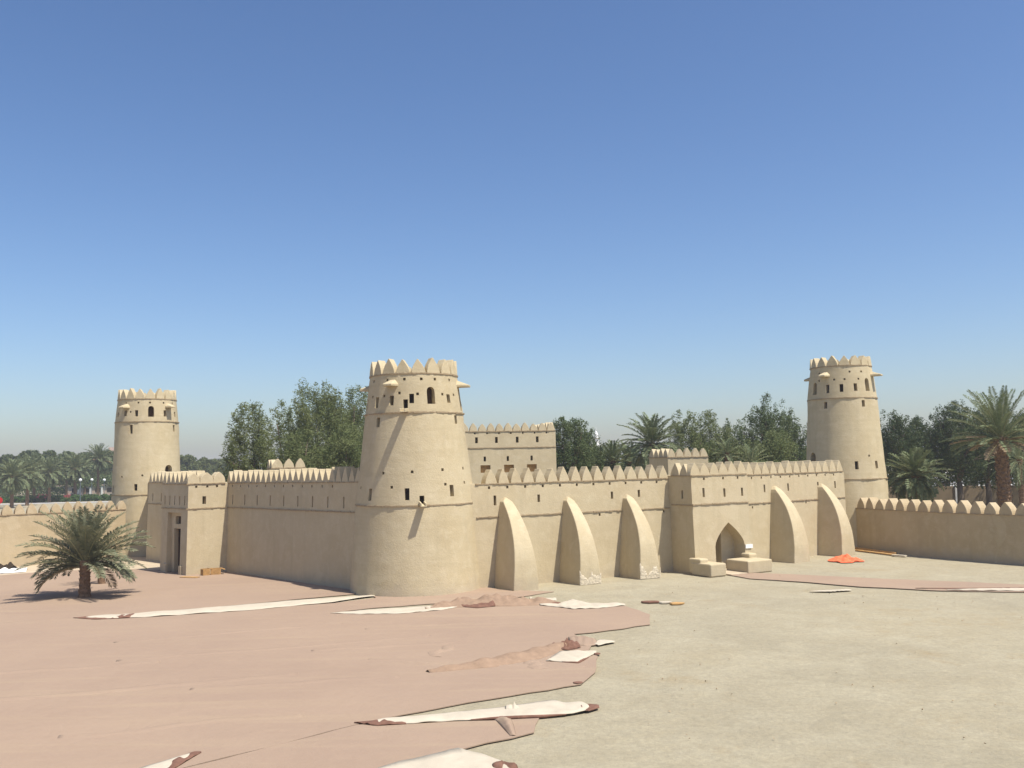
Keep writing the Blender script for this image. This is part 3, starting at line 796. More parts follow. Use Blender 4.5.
# C: folded patch at the ragged edge
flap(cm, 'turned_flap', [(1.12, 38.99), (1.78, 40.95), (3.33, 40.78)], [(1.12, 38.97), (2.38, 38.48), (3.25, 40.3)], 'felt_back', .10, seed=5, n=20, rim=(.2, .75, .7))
flap(cm, 'turned_flap', [(3.3, 42.6), (3.69, 43.33), (4.3, 42.9)], [(3.3, 42.4), (3.5, 42.0), (4.3, 42.7)], 'felt_back', .05, seed=6, n=10)
flap(cm, 'ridge', [(-3.6, 37.6), (-1.5, 39.2), (.6, 41.6), (1.9, 42.6), (2.4, 42.6)], [(-3.4, 37.3), (-.9, 38.1), (.9, 39.4), (1.9, 41.0), (2.5, 41.6)], 'fold', .42, seed=7, wr=.10, n=40, m_=10)
flap(cm, 'curled_edge', [(1.5, 42.4), (2.0, 42.9), (2.6, 42.4)], [(1.5, 41.3), (2.1, 41.0), (2.7, 41.5)], 'felt_edge', .5, seed=8, wr=.15, n=14)
flap(cm, 'ridge', [(2.3, 44.2), (3.0, 44.5), (3.5, 43.6)], [(2.3, 42.4), (2.9, 41.9), (3.5, 42.2)], 'carpet', .22, seed=31, wr=.08, n=18)
flap(cm, 'curled_edge', [(3.15, 40.2), (3.3, 40.4), (3.42, 40.3)], [(3.15, 40.0), (3.3, 39.9), (3.42, 40.1)], 'felt_edge', .2, seed=28, n=8)
flap(cm, 'curled_edge', [(1.98, 35.2), (2.15, 35.3), (2.3, 35.25)], [(1.98, 35.0), (2.15, 34.9), (2.32, 35.05)], 'felt_edge', .14, seed=29, n=8)
# D: long flap in the foreground
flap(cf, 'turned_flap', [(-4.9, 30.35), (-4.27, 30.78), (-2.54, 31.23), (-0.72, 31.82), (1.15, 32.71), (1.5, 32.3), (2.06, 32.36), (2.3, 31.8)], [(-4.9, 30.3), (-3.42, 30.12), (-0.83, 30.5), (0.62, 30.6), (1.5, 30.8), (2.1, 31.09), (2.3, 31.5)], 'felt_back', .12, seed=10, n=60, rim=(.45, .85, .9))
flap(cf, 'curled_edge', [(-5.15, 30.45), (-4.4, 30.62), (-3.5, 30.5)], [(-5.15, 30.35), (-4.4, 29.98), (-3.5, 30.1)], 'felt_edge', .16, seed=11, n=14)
flap(cf, 'curled_edge', [(1.95, 31.7), (2.2, 32.0), (2.6, 31.9)], [(1.95, 31.2), (2.2, 31.1), (2.6, 31.5)], 'felt_edge', .18, seed=13, n=10)
flap(cf, 'ridge', [(-.85, 30.75), (-.62, 29.9), (-.28, 28.6)], [(-.30, 30.75), (-.18, 29.9), (-.10, 28.6)], 'carpet', .20, seed=14, wr=.03, n=12)
flap(cf, 'crumpled_fold', [(-.45, 31.9), (-.2, 32.1), (.0, 31.8)], [(-.45, 31.4), (-.2, 31.2), (.05, 31.4)], 'felt_back', .2, seed=15, wr=.08, n=10)
# E and F: corners cut by the lower frame
flap(cf, 'turned_flap', [(-4.6, 24.9), (-3.57, 26.1), (-1.74, 27.5), (-0.96, 26.8), (-0.3, 26.0)], [(-4.6, 24.6), (-3.5, 23.6), (-2.0, 23.2), (-.8, 23.9), (-0.1, 25.2)], 'felt_back', .07, seed=16, wr=.03, rim=(.7, .95, .6))
flap(cf, 'curled_edge', [(-.75, 26.0), (-.45, 26.2), (-.1, 25.9)], [(-.75, 25.6), (-.45, 25.2), (-.05, 25.4)], 'felt_edge', .22, seed=17, n=10)
flap(cf, 'turned_flap', [(-10.9, 25.2), (-10.15, 26.44), (-9.24, 27.61)], [(-10.9, 24.2), (-9.5, 24.6), (-9.2, 27.3)], 'felt_back', .07, seed=18, wr=.03, n=20)
flap(cf, 'curled_edge', [(-9.6, 27.1), (-9.24, 27.7), (-9.05, 27.7)], [(-9.35, 25.6), (-9.2, 26.5), (-9.0, 27.6)], 'felt_edge', .12, seed=20, n=10)

for k_, (a, b, wd, hh) in enumerate([((-22, 33.5), (-8.5, 37.5), .35, .05), ((-17, 41), (-4, 45.2), .3, .045), ((-19, 45.5), (-9, 49.5), .3, .04), ((-12, 35.5), (-4.5, 36.8), .3, .04), ((-9, 42.2), (-2, 43.6), .3, .05),
        ((-3.6, 40.4), (-2.9, 42.6), .3, .09), ((-6.2, 40.2), (-3.0, 38.7), .25, .05), ((.5, 39.4), (.9, 37.6), .35, .09), ((-7.5, 47.5), (1.5, 49.6), .25, .03), ((-14, 29.6), (-7, 31.6), .3, .04), ((-24, 38), (-15, 40.6), .35, .045), ((-1.5, 38.4), (2.6, 37.7), .2, .05)]):
    a = Vector(a); b = Vector(b); d_ = (b-a).normalized(); p_n = Vector((-d_.y, d_.x))*wd
    n_ = 7; tp_ = []; bt_ = []
    for q in range(n_):
        c_ = a+(b-a)*q/(n_-1)+p_n*1.6*noise.noise(Vector((q*.6, k_*3.3, 0))); tp_.append(tuple(c_+p_n)); bt_.append(tuple(c_-p_n))
    flap(cm, 'wrinkle', tp_, bt_, 'carpet', hh, seed=50+k_, wr=hh*.4, n=40, m_=8)
path_poly = [(14.51, 66.27), (15.37, 67.61), (18.7, 65.79), (23.55, 62.39), (27.66, 60.12), (30.61, 58.16), (34.0, 56.21), (40, 52), (38, 48), (31.68, 52.45), (28.96, 55.09), (24.76, 56.41), (20.96, 58.84), (18.18, 61.77), (15.49, 63.84)]
po = sheet('walkway_carpet', rough(path_poly), .03, 'carpet', None, .03); tag(po, 'narrow pink carpet runner leading from the arched gate to the right', 'carpet')
flap(po, 'turned_flap', [(25.2, 56.6), (28.5, 57.1), (31, 56.3), (33, 55.2)], [(25.2, 56.4), (28.4, 55.6), (31, 54.6), (33, 53.4)], 'felt_back', .05, seed=21)
flap(po, 'curled_edge', [(23.8, 57.6), (27, 57.1), (30, 56.9)], [(23.8, 57.4), (27, 56.7), (30, 56.4)], 'felt_edge', .12, seed=22)
ws = flap(None, 'cloth_strip', [(17.4, 57.3), (18.71, 57.6), (19.9, 57.7)], [(17.4, 57.1), (18.5, 56.8), (19.9, 57.2)], 'felt_back', .03, seed=24); tag(ws, 'thin white strip of cloth lying on bare gravel below the runner', 'cloth')
sa = sheet('sand', [(-60, 66.5), (-43, 73.5), (-38.5, 76.5), (-33.0, 78.0), (-27.5, 76.0), (-27.0, 81.5), (-34.0, 89.0), (-37, 90.5), (-41, 86), (-60, 72)], .012, 'sand'); sa['kind'] = 'structure'
tp = flap(None, 'ground_sheet', [(-46, 82.0), (-43.89, 82.2), (-41.2, 81.2)], [(-44, 77.0), (-41.99, 76.75), (-39.9, 78.3)], 'white', .25, seed=25); tag(tp, 'white plastic sheet on the sand by the left boundary wall', 'sheet')
bg = flap(None, 'black_bag', [(-43.8, 80.6), (-42.8, 81.2), (-41.7, 80.6)], [(-43.6, 79.2), (-42.7, 78.8), (-41.8, 79.4)], 'void', .8, seed=26, wr=.25, n=20); tag(bg, 'crumpled black bag on the white plastic sheet at left', 'bag')

# orange cloth heap
mb = MB(); n = 34
for j in range(n+1):
    for i in range(n+1):
        u = i/n*2-1; v = j/n*2-1; r = math.hypot(u, v)
        ox = 25.35+u*1.55+v*.3; oy = 73.6+v*1.9
        h = max(0, 1-r)**.7*.42*(1+1.1*noise.noise(Vector((u*3, v*3, 0))))+.16*max(0, 1-r)*abs(noise.noise(Vector((u*8, v*8, 2))))*2
        edge = 1+.45*noise.noise(Vector((math.atan2(v, u)*1.4, 0, 5)))
        k = min(1, edge/max(r, .01)) if r > edge else 1
        mb.v.append((25.2+(u*1.3+v*.2)*k, 73.6+v*1.6*k, .03+h*.7))
for j in range(n):
    for i in range(n): a = j*(n+1)+i; mb.f.append((a, a+1, a+n+2, a+n+1))
oc = mb.build('cloth_heap', 'orange', None, smooth=True); tag(oc, 'crumpled orange cloth heap beside the last buttress', 'cloth')
# planks by the boundary wall
PG = 'planks by the right boundary wall'
def plank(name, a, b, w, h, z, mat, lab, cat, grp=None):
    a = Vector((*a, z)); b = Vector((*b, z)); t = (b-a)/2; s = Vector((-t.y, t.x, 0)).normalized()*w/2
    o = MB().box((a+b)/2, t, s, (0, 0, h/2)).build(name, mat, None, bevel=.012); tag(o, lab, cat, grp); return o
plank('plank', (28.3, 82.1), (30.1, 76.3), .32, .10, .07, 'plank', 'long yellow plank on the ground against the right boundary wall, outermost', 'plank', PG)
plank('plank', (28.75, 82.2), (30.4, 76.9), .22, .2, .12, 'plank', 'long yellow plank standing on edge right against the right boundary wall', 'plank', PG)
plank('roll', (29.85, 76.2), (30.5, 75.2), .3, .12, .08, 'felt_back', 'short white roll at the near end of the yellow planks', 'roll')
# crates by the small gatehouse
def crate(loc, rz, w, d, h, lab):
    root = empty('crate', (0, 0, 0), lab, 'crate', 'cardboard crates by the small gatehouse')
    t = .04
    def bx(name, x0, x1, y0, y1, z0, z1): return MB().aabb(x0, x1, y0, y1, z0, z1).build(name, 'crate', root)
    bx('base', -w/2, w/2, -d/2, d/2, 0, t)
    bx('side', -w/2, w/2, -d/2, -d/2+t, t+.002, h); bx('side', -w/2, w/2, d/2-t, d/2, t+.002, h)
    bx('side', -w/2, -w/2+t, -d/2+t+.002, d/2-t-.002, t+.002, h*.94); bx('side', w/2-t, w/2, -d/2+t+.002, d/2-t-.002, t+.002, h*.94)
    f = MB().box((w/2+.14, 0, h*.88), (.17, 0, -.07), (0, d/2*.96, 0), (.006, 0, .015)).build('lid_flap', 'crate', root)
    root.location = loc; root.rotation_euler = (0, 0, rz)
crate((-23.6, 73.05, .03), R(40), .55, .5, .48, 'open brown crate at left of the pair by the gatehouse')
crate((-22.95, 73.5, .03), R(18), .75, .55, .45, 'wider open brown crate at right of the pair by the gatehouse')
plank('board', (-25.0, 71.9), (-23.6, 71.4), .5, .04, .06, 'crate', 'flat brown board lying at the gatehouse corner', 'board')
# loose stones and scraps
for i, (x, y, s, lab) in enumerate([(7.6, 54.3, .28, 'largest dark scrap on the gravel beyond the carpet tip'), (8.3, 54.0, .2, 'small pale scrap beside the dark scrap beyond the carpet tip'),
                               (8.8, 53.5, .22, 'flat scrap farthest right of the three beyond the carpet tip')]):
    m = MB(); k = 9
    pts = [(x+s*2.2*math.cos(2*math.pi*j/k)*random.uniform(.6, 1.1), y+s*1.3*math.sin(2*math.pi*j/k)*random.uniform(.6, 1.1), .0) for j in range(k)]
    o = m.prism(pts, (0.03, 0, .09)).build('scrap', ['felt_edge', 'felt_back', 'plank'][i], None, bevel=.02); tag(o, lab, 'scrap')
stones = MB(); rs = random.Random(3)
for i in range(420):
    x = rs.uniform(-4, 34); y = rs.uniform(24, 76)
    if x < 3.5+.06*(y-24) or (x-12)*.5-(y-66.9)*.866 < 1.5 and y > 60: continue
    s = rs.uniform(.012, .05)
    vs = [(x+s*rs.uniform(-1, 1), y+s*rs.uniform(-1, 1), rs.uniform(0, s*1.2)) for _ in range(7)]
    bmx = bmesh.new(); [bmx.verts.new(v) for v in vs]
    r = bmesh.ops.convex_hull(bmx, input=bmx.verts); bmx.verts.index_update()
    live = [v for v in bmx.verts if v.link_faces]; idx = {v: n for n, v in enumerate(live)}
    stones.add([tuple(v.co) for v in live], [tuple(idx[v] for v in f.verts) for f in bmx.faces]); bmx.free()
tag(stones.build('loose_stones', 'brick'), 'small loose stones scattered over the gravel', 'stones', kind='stuff')

# far setting
s_ = sheet('road', [(-400, 236), (60, 262), (60, 268), (-400, 244)], .03, 'road'); s_['kind'] = 'structure'
s_ = sheet('lawn', [(-400, 250), (-60, 269), (-60, 330), (-400, 330)], .02, 'lawn'); s_['kind'] = 'structure'

# ------------------------------------------------------------------ vegetation
rng = np.random.default_rng(5)
def leaves_mesh(name, centers, radii, per, size, aspect=2.2, flat=.8, droop=0.0):
    """leaf quads scattered in small clumps around centers"""
    C = np.repeat(centers, per, axis=0); Rr = np.repeat(radii, per)
    n = len(C)
    d = rng.normal(size=(n, 3)); d /= np.linalg.norm(d, axis=1)[:, None]
    P = C+d*(Rr*rng.uniform(.1, 1, n)**.6)[:, None]*np.array([1, 1, flat])
    a = rng.normal(size=(n, 3)); a[:, 2] = a[:, 2]*.7-droop; a /= np.linalg.norm(a, axis=1)[:, None]
    b = np.cross(a, rng.normal(size=(n, 3))); b /= np.linalg.norm(b, axis=1)[:, None]
    s = size*rng.uniform(.6, 1.3, n)[:, None]
    v = np.stack([P-a*s*.5, P+b*s*.5/aspect, P+a*s*.5, P-b*s*.5/aspect], 1).reshape(-1, 3)
    return v, n

def quads_to_mesh(name, v, n):
    me = bpy.data.meshes.new(name)
    me.vertices.add(len(v)); me.vertices.foreach_set('co', v.astype(np.float32).ravel())
    me.loops.add(n*4); me.loops.foreach_set('vertex_index', np.arange(n*4, dtype=np.int32))
    me.polygons.add(n); me.polygons.foreach_set('loop_start', np.arange(0, n*4, 4, dtype=np.int32))
    me.polygons.foreach_set('loop_total', np.full(n, 4, dtype=np.int32))
    me.update(calc_edges=True); return me

def make_tree_meshes(seed, h, hw, shape='round', leaf=.26, dens=1.0, trunk_h=.25, wisp=0.0, droop=.2):
    """h total height, hw crown half width. returns (trunk mesh builder, crown mesh)"""
    rr = random.Random(seed); mb = MB()
    zb = h*trunk_h
    lean = rr.uniform(-.06, .06)
    base_r = .035*h
    mb.tube([(0, 0, -.2), (lean*h*.3, 0, zb*.5), (lean*h*.5, .1, zb)], [base_r, base_r*.8, base_r*.65], 8)
    top = Vector((lean*h*.5, .1, zb)); cen = []; rad = []
    nl = 9
    subs = []
    for i in range(nl):
        an = 2*math.pi*i/nl+rr.uniform(-.3, .3); el = rr.uniform(.25, 1.25)
        if i == 0: el = 1.5
        q = rr.uniform(.55, .95)
        ex = hw*q*math.cos(an)*math.cos(el*.75); ey = hw*q*math.sin(an)*math.cos(el*.75); ez = zb+(h-zb)*(.22+.72*math.sin(el)*rr.uniform(.75, 1.0))
        if shape == 'cone': ez = zb+(h-zb)*rr.uniform(.1, .95); k = 1-.75*(ez-zb)/(h-zb); ex = hw*k*math.cos(an); ey = hw*k*math.sin(an)
        mid = top*.45+Vector((ex*.5, ey*.5, ez))*.55
        end = Vector((ex, ey, ez-.3))
        mb.tube([top, mid, end], [base_r*.45, base_r*.25, base_r*.08], 5)
        subs.append((mid, end))
        for k in range(3):
            st = mid+(end-mid)*rr.uniform(.1, .8); e2 = st+Vector((rr.uniform(-1, 1), rr.uniform(-1, 1), rr.uniform(-.1, .9)))*hw*.35
            mb.tube([st, e2], [base_r*.14, base_r*.04], 4); subs.append((st, e2))
    zc = (zb*.8+h)/2; rz_ = (h-zb*.8)/2
    for j in range(int(34*dens*hw*hw**.7)):
        while True:
            d = Vector((rr.gauss(0, 1), rr.gauss(0, 1), rr.gauss(0, 1)))
            if d.length > .1: break
        d.normalize()
        lump = .92+.42*noise.noise(d*1.6+Vector((seed*3.1, 0, 0)))+.25*noise.noise(d*4+Vector((seed, 5, 0)))
        q = rr.uniform(.15, 1)**.45*min(1.12, lump)
        wid = 1.0 if d.z < .1 else 1-.25*d.z
        p = Vector((d.x*hw*q*wid, d.y*hw*q*wid, zc+d.z*rz_*min(1, q)))
        g = (Vector((d.x*.45, d.y*.45, .9))+Vector((rr.gauss(0, .25), rr.gauss(0, .25), 0))).normalized()
        st = rr.uniform(.3, .55)*(hw/3.5)**.5*(1+wisp*.5)
        for k in range(3):
            e = p+g*(k*st)
            if e.z > h+.1: e.z = h-rr.uniform(-.1, .4)
            cen.append(e[:]); rad.append((.74-.20*k)*(hw/3.5)**.5*rr.uniform(.8, 1.2))
    cen = np.array(cen); rad = np.array(rad)
    v, n = leaves_mesh('crown', cen, rad, 24, leaf, 2.4, 1.15, droop)
    return mb, quads_to_mesh('crown', v, n)

TREE_CACHE = {}
def tree(name, loc, h, hw, mat, label, cat, group, seed=0, leaf=.23, dens=1.0, trunk_h=.22, wisp=.3, shape='round', rz=0, sx=1.0):
    root = empty(name, (loc[0], loc[1], 0), label, cat, group)
    mb, cr = make_tree_meshes(seed, h, hw, shape, leaf, dens, trunk_h, wisp)
    cr.materials.append(M[mat])
    t = bpy.data.objects.new('trunk', mb.mesh('trunk', smooth=True)); t.data.materials.append(M['bark']); link(t, root)
    c = bpy.data.objects.new('crown', cr); link(c, root)
    root.rotation_euler.z = rz; root.scale = (sx, 1, 1)
    return root

GT_ = 'broadleaf trees behind the fort'
def at(x100, D): return (x100*D/100, D)
T = [  # x at 100 m, distance, height, half width, material, seed, label
 (-27.6, 104, 14.9, 3.0, 'leafA', 11, 'wispy olive tree, leftmost of the tall clump behind the left wall', 1.35, .5),
 (-24.0, 110, 15.6, 2.4, 'leafA', 12, 'slim olive tree filling the dip in the tall clump', .8, .5),
 (-20.2, 106, 17.6, 4.3, 'leafA', 13, 'tallest and widest olive tree, just left of the nearest tower', 1.7, .4),
 (-16.6, 112, 17.2, 3.6, 'leafA', 14, 'olive tree half hidden by the nearest tower', 1.5, .4),
 (-22.5, 98, 11.6, 3.6, 'leafC', 15, 'lower bright green tree at the foot of the tall clump', 1.0, .2),
 (-17.8, 97, 12.2, 3.4, 'leafC', 16, 'lower bright green tree touching the nearest tower', 1.0, .2),
 (6.1, 106, 13.4, 2.9, 'leafB', 17, 'dark dense tree right beside the keep', 1.5, .1),
 (7.6, 110, 11.6, 2.4, 'leafB', 18, 'shorter dark tree right of the one beside the keep', 1.3, .1),
 (18.1, 118, 13.9, 2.9, 'leafA', 19, 'grey green tree behind the low turret', 1.0, .4),
 (20.8, 120, 13.8, 3.0, 'leafA', 20, 'feathery grey green tree between the low turret and the tall tree', 1.0, .4),
 (23.2, 124, 13.0, 2.2, 'leafB', 21, 'small dark tree left of the tall tree by the right tower', 1.0, .3),
 (26.3, 115, 15.8, 3.2, 'leafB', 22, 'tallest tree left of the right tower', 1.2, .3),
 (28.8, 117, 13.8, 3.0, 'leafB', 23, 'dark tree half hidden by the right tower', 1.2, .3),
 (20.0, 102, 9.7, 3.0, 'leafC', 24, 'low olive bushy tree just right of the low turret', 1.1, .2),
 (23.0, 103, 10.0, 3.0, 'leafC', 25, 'low bushy tree midway between low turret and right tower', 1.1, .2),
 (27.2, 104, 10.6, 3.4, 'leafC', 26, 'bright low tree in front of the tall tree by the right tower', 1.2, .2),
 (40.3, 112, 12.9, 3.2, 'leafD', 27, 'dark tree immediately right of the right tower', 1.2, .3),
 (42.8, 118, 12.6, 2.8, 'leafD', 28, 'dark tree behind the low spreading palm', 1.1, .3),
 (46.6, 112, 14.0, 3.6, 'leafD', 29, 'tall dark tree with a bare trunk left of the tall palm', 1.2, .3),
 (49.6, 114, 13.2, 3.4, 'leafD', 30, 'dark tree hanging behind the tall palm', 1.3, .2),
 (53.6, 116, 12.6, 3.6, 'leafD', 31, 'dark tree cut by the right edge of the photo', 1.3, .2),
]
for x, D, h, hw, mt, sd, lab, dn, wi in T:
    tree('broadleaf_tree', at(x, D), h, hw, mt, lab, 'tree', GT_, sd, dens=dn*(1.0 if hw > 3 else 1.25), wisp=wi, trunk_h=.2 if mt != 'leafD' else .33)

# palms
def frond(mb, mbr, origin, az, el0, L, droop, n=26, ll=.55, lw=.05, rr=random, twist=0.0, seg=10, both=True):
    """one feather frond: curved stalk (mbr) and leaflets on both sides (mb)"""
    d0 = Vector((math.cos(az), math.sin(az), 0)); side = Vector((-d0.y, d0.x, 0))
    pts = []; p = Vector(origin); e = el0; ds = L/seg
    for i in range(seg+1):
        pts.append(p.copy()); t = i/seg
        p = p+(d0*math.cos(e)+Vector((0, 0, 1))*math.sin(e))*ds
        e -= droop*(.35+1.3*t)/seg
    if mbr is not None: mbr.tube(pts, [.035*(1-.85*i/seg) for i in range(seg+1)], 4, cap=False)
    for k in range(n):
        u = .14+.86*k/(n-1); f = u*seg; i = min(seg-1, int(f)); q = pts[i]+(pts[i+1]-pts[i])*(f-i)
        tg = (pts[i+1]-pts[i]).normalized(); up = side.cross(tg)*-1
        if up.z < 0: up = -up
        l = ll*(math.sin(math.pi*min(1, u*.8+.12))**.6)*rr.uniform(.85, 1.1)
        for sgn in (-1, 1):
            dr = (tg*rr.uniform(.55, .85)+side*sgn*rr.uniform(.75, 1.0)+up*rr.uniform(.15, .5)).normalized()
            tip = q+dr*l+Vector((0, 0, -l*rr.uniform(.05, .28))); md = q+dr*l*.55
            w = tg.cross(dr).normalized().cross(dr)*lw*.5
            mb.add([q, md+w, tip, md-w], [(0, 1, 2, 3)])

def palm(loc, trunk_h, tr, nf, L, label, group, seed, mat='palm2', n=16, ll=.6, lw=.09, elmin=-.5, name='palm_tree', dry=0, separate=False, lean=0, boots=True, droop=1.0):
    rr = random.Random(seed); root = empty(name, (loc[0], loc[1], 0), label, 'palm tree', group)
    ox, oy = loc[0], loc[1]
    mb = MB(); pts = []; rad = []; k = max(6, int(trunk_h/.16))
    for i in range(k+1):
        t = i/k; pts.append((ox+lean*t*t, oy, -.1+(trunk_h+.1)*t)); rad.append(tr*(1.12-.2*t+(.10 if i % 2 else -.04)+(.18 if t > .85 else 0)+(.15*(1-t)**4)))
    mb.tube(pts, rad, 10)
    if boots:
        for i in range(int(trunk_h*16*min(1, tr*2.2))):
            a = i*2.4; t = (i+.5)/(trunk_h*16*min(1, tr*2.2)); z = trunk_h*t; r = tr*1.03
            d = Vector((math.cos(a), math.sin(a), 0)); c = Vector((ox+lean*t*t, oy, z))+d*r
            mb.box(c, Vector((-d.y, d.x, 0))*tr*.26, d*tr*.10+Vector((0, 0, .03)), Vector((0, 0, 1))*tr*.26+d*tr*.14)
    mb.build('trunk', 'palmbark', root)
    cmb = MB(); smb = MB(); dmb = MB()
    for i in range(nf):
        t = i/(nf-1); az = i*2.39996+rr.uniform(-.2, .2)
        el = 1.48-(1.48-elmin)*t**.85+rr.uniform(-.10, .10)
        Lf = L*(.80+.25*math.sin(math.pi*min(1, t*1.1+.1)))*rr.uniform(.9, 1.08)
        o = Vector((ox+lean, oy, trunk_h-.05-.35*t))+Vector((math.cos(az), math.sin(az), 0))*tr*.4*t
        dr_ = droop*(.55+.65*t)*rr.uniform(.8, 1.25)
        if separate:
            if t > .45:   # the lower fronds reach out to the sides and leave the trunk free
                az = (0 if i % 2 else math.pi)+rr.uniform(-.95, .8)*(1 if i % 2 else -1); Lf *= 1.06
            a = MB(); b = MB(); frond(a, b, o, az, el, Lf, dr_, n, ll, lw, rr)
            fo = a.build('frond', mat if i < nf-dry else 'dry', root); b.build('stalk', 'rachis', fo)
        else:
            is_dry = i >= nf-dry
            frond(dmb if is_dry else cmb, smb, o, az, rr.uniform(-.35, .25) if is_dry else el, Lf*(.95 if is_dry else 1), dr_*(.5 if is_dry else 1), n, ll, lw, rr, seg=7)
    if not separate:
        cmb.build('crown', mat, root); smb.build('stalks', 'rachis', root)
        if dmb.v: dmb.build('dry_fronds', 'dry', root)
    return root

PLG = 'date palms beyond the fort and boundary walls'
palm((-27.75, 61.9), 2.35, .31, 78, 3.95, 'small full date palm standing on the pink carpet at left', None, 41, 'palm', n=46, ll=.74, lw=.07, elmin=-.10, name='date_palm', separate=True, dry=3, droop=1.0)
# leaning bare stump behind it
root = empty('palm_stump', (-30.0, 69.0, 0), 'short leaning bare palm stump behind the small palm', 'stump')
m = MB(); m.tube([(-29.7, 69, -.05), (-29.85, 69, .8), (-30.25, 69, 1.6)], [.27, .2, .22], 10)
for i in range(34):
    a = i*2.4; z = .05+1.5*i/34; d = Vector((math.cos(a), math.sin(a), 0)); m.box(Vector((-29.72-.2*(z/1.5)**2*2, 69, z))+d*.21, Vector((-d.y, d.x, 0))*.06, d*.04, (0, 0, .07))
m.build('trunk', 'palmbark', root)
m = MB(); mr = MB(); rr = random.Random(77)
for i in range(16): frond(m, mr, (-30.25, 69, 1.6), i*2.4, 1.2-i*.07, 1.9, .9, 18, .35, .05, rr)
m.build('sprout', 'palm', root); mr.build('stalks', 'rachis', root)

palm(at(42.0, 86), 6.1, .28, 70, 2.9, 'low spreading palm above the right boundary wall, next to the right tower', PLG, 42, n=28, ll=.65, lw=.11, elmin=-.75, droop=1.2)
palm(at(51.2, 80), 9.3, .5, 64, 4.7, 'tall thick trunked palm with brown dead fronds at far right', PLG, 43, n=36, ll=.66, lw=.10, elmin=-.35, dry=12, droop=.7)
palm(at(53.0, 96), 7.3, .25, 34, 3.4, 'smaller palm behind the tall thick palm at far right', PLG, 44, n=18, ll=.55, lw=.09, elmin=-.9)
palm(at(14.6, 106), 9.9, .3, 58, 3.9, 'full palm rising behind the low turret', PLG, 45, n=28, ll=.75, lw=.14, elmin=-.7, mat='palm2')
palm(at(10.4, 112), 8.0, .3, 36, 3.0, 'palm top between the dark tree and the full palm', PLG, 46, n=24, ll=.7, lw=.14, elmin=-.6)
palm(at(9.0, 116), 7.6, .3, 32, 2.8, 'low palm top at the right foot of the dark tree beside the keep', PLG, 47, n=24, ll=.7, lw=.14, elmin=-.6)
palm(at(12.2, 118), 7.9, .3, 32, 2.9, 'palm top tucked left of the full palm', PLG, 57, n=24, ll=.7, lw=.14, elmin=-.6)
palm(at(24.9, 98), 7.6, .25, 30, 2.4, 'small pale palm in front of the trees left of the right tower', PLG, 48, n=16, ll=.5, lw=.09, elmin=-.5)
palm(at(22.4, 99), 8.6, .22, 24, 1.9, 'tiny palm among the low bushy trees behind the right wall', PLG, 58, n=16, ll=.45, lw=.09, elmin=-.5)
# far palm belt at left
FB = 'palms in the park beyond the left boundary wall'
for x, D, th, L, sd, lab in [(-52.6, 225, 7.4, 5.0, 61, 'pale leaning palm at the far left edge of the park'), (-51.0, 240, 8.0, 4.6, 62, 'palm left of the first lamp post in the park'),
                         (-50.3, 268, 9.8, 4.6, 63, 'palm just right of the first lamp post in the park'), (-48.7, 262, 8.4, 5.0, 64, 'broad drooping palm midway along the park hedge'),
                         (-46.9, 300, 10.0, 4.6, 65, 'palm behind the broad drooping one'), (-46.0, 270, 9.2, 5.0, 66, 'broad palm left of the paired lamp posts'),
                         (-43.6, 285, 12.0, 4.9, 67, 'tallest palm of the park, with a yellowing skirt, left of the far tower'), (-45.0, 320, 11.0, 4.4, 68, 'palm in the back row left of the tallest park palm')]:
    palm(at(x, D), th, .35, 60, L, lab, FB, sd, n=16, ll=1.1, lw=.26, elmin=-1.0, boots=False, dry=5 if sd == 67 else 0)
# far broadleaf belt, individually standing crowns
FT = 'trees along the far edge of the park'
names = ['leftmost', 'second', 'third', 'fourth', 'fifth', 'sixth', 'seventh', 'eighth', 'ninth', 'tenth']
k = 0
for x, D, h, hw in [(-53.0, 330, 14.3, 6), (-51.0, 336, 15.8, 7), (-48.9, 328, 15.3, 7), (-46.8, 340, 15.0, 7), (-44.7, 332, 14.4, 6.5), (-42.6, 340, 15.0, 6), (-36.2, 350, 11.5, 6), (-34.2, 345, 13.0, 6), (-32.3, 352, 12.0, 6), (-30.6, 348, 11.5, 6)]:
    tree('broadleaf_tree', at(x, D), h, hw, 'leafB' if k < 6 else 'leafC', names[k]+' rounded tree counted from the left along the far horizon', 'tree', FT, 80+k, leaf=.8, dens=.75, trunk_h=.12, wisp=0)
    k += 1
# backing woods that read as one mass
def mass(name, pts, mat, label, leaf, r, per):
    v, n = leaves_mesh(name, np.array(pts), np.full(len(pts), r), per, leaf, 1.8, .8)
    me = quads_to_mesh(name, v, n); me.materials.append(M[mat]); o = bpy.data.objects.new(name, me); link(o); tag(o, label, 'foliage', kind='stuff'); return o
rr = random.Random(9)
pts = []
for i in range(560):
    x = rr.uniform(-58, -27); D = rr.uniform(345, 375); tx = noise.noise(Vector((x*.5, 0, 0)))
    pts.append((x*D/100, D, rr.uniform(.5, 9.0+3*tx)))
mass('distant_trees', pts, 'leafB', 'far belt of dense trees behind the park palms', .9, 2.2, 30)
pts = []
for i in range(520):
    x = rr.uniform(4.5, 33); D = rr.uniform(124, 134); pts.append((x*D/100, D, rr.uniform(1, 9.6+2.2*noise.noise(Vector((x*.6, 1, 0))))))
mass('undergrowth', pts, 'leafD', 'dark undergrowth closing the gaps behind the fort', .4, 1.2, 40)
pts = []
for i in range(420):
    x = rr.uniform(38, 60); D = rr.uniform(116, 126); zz = rr.uniform(4.2, 10.6+2*noise.noise(Vector((x*.6, 7, 0)))); pts.append((x*D/100, D, zz))
mass('shade_trees', pts, 'leafD', 'dark overhanging foliage behind the right-hand palms', .4, 1.2, 40)
pts = []
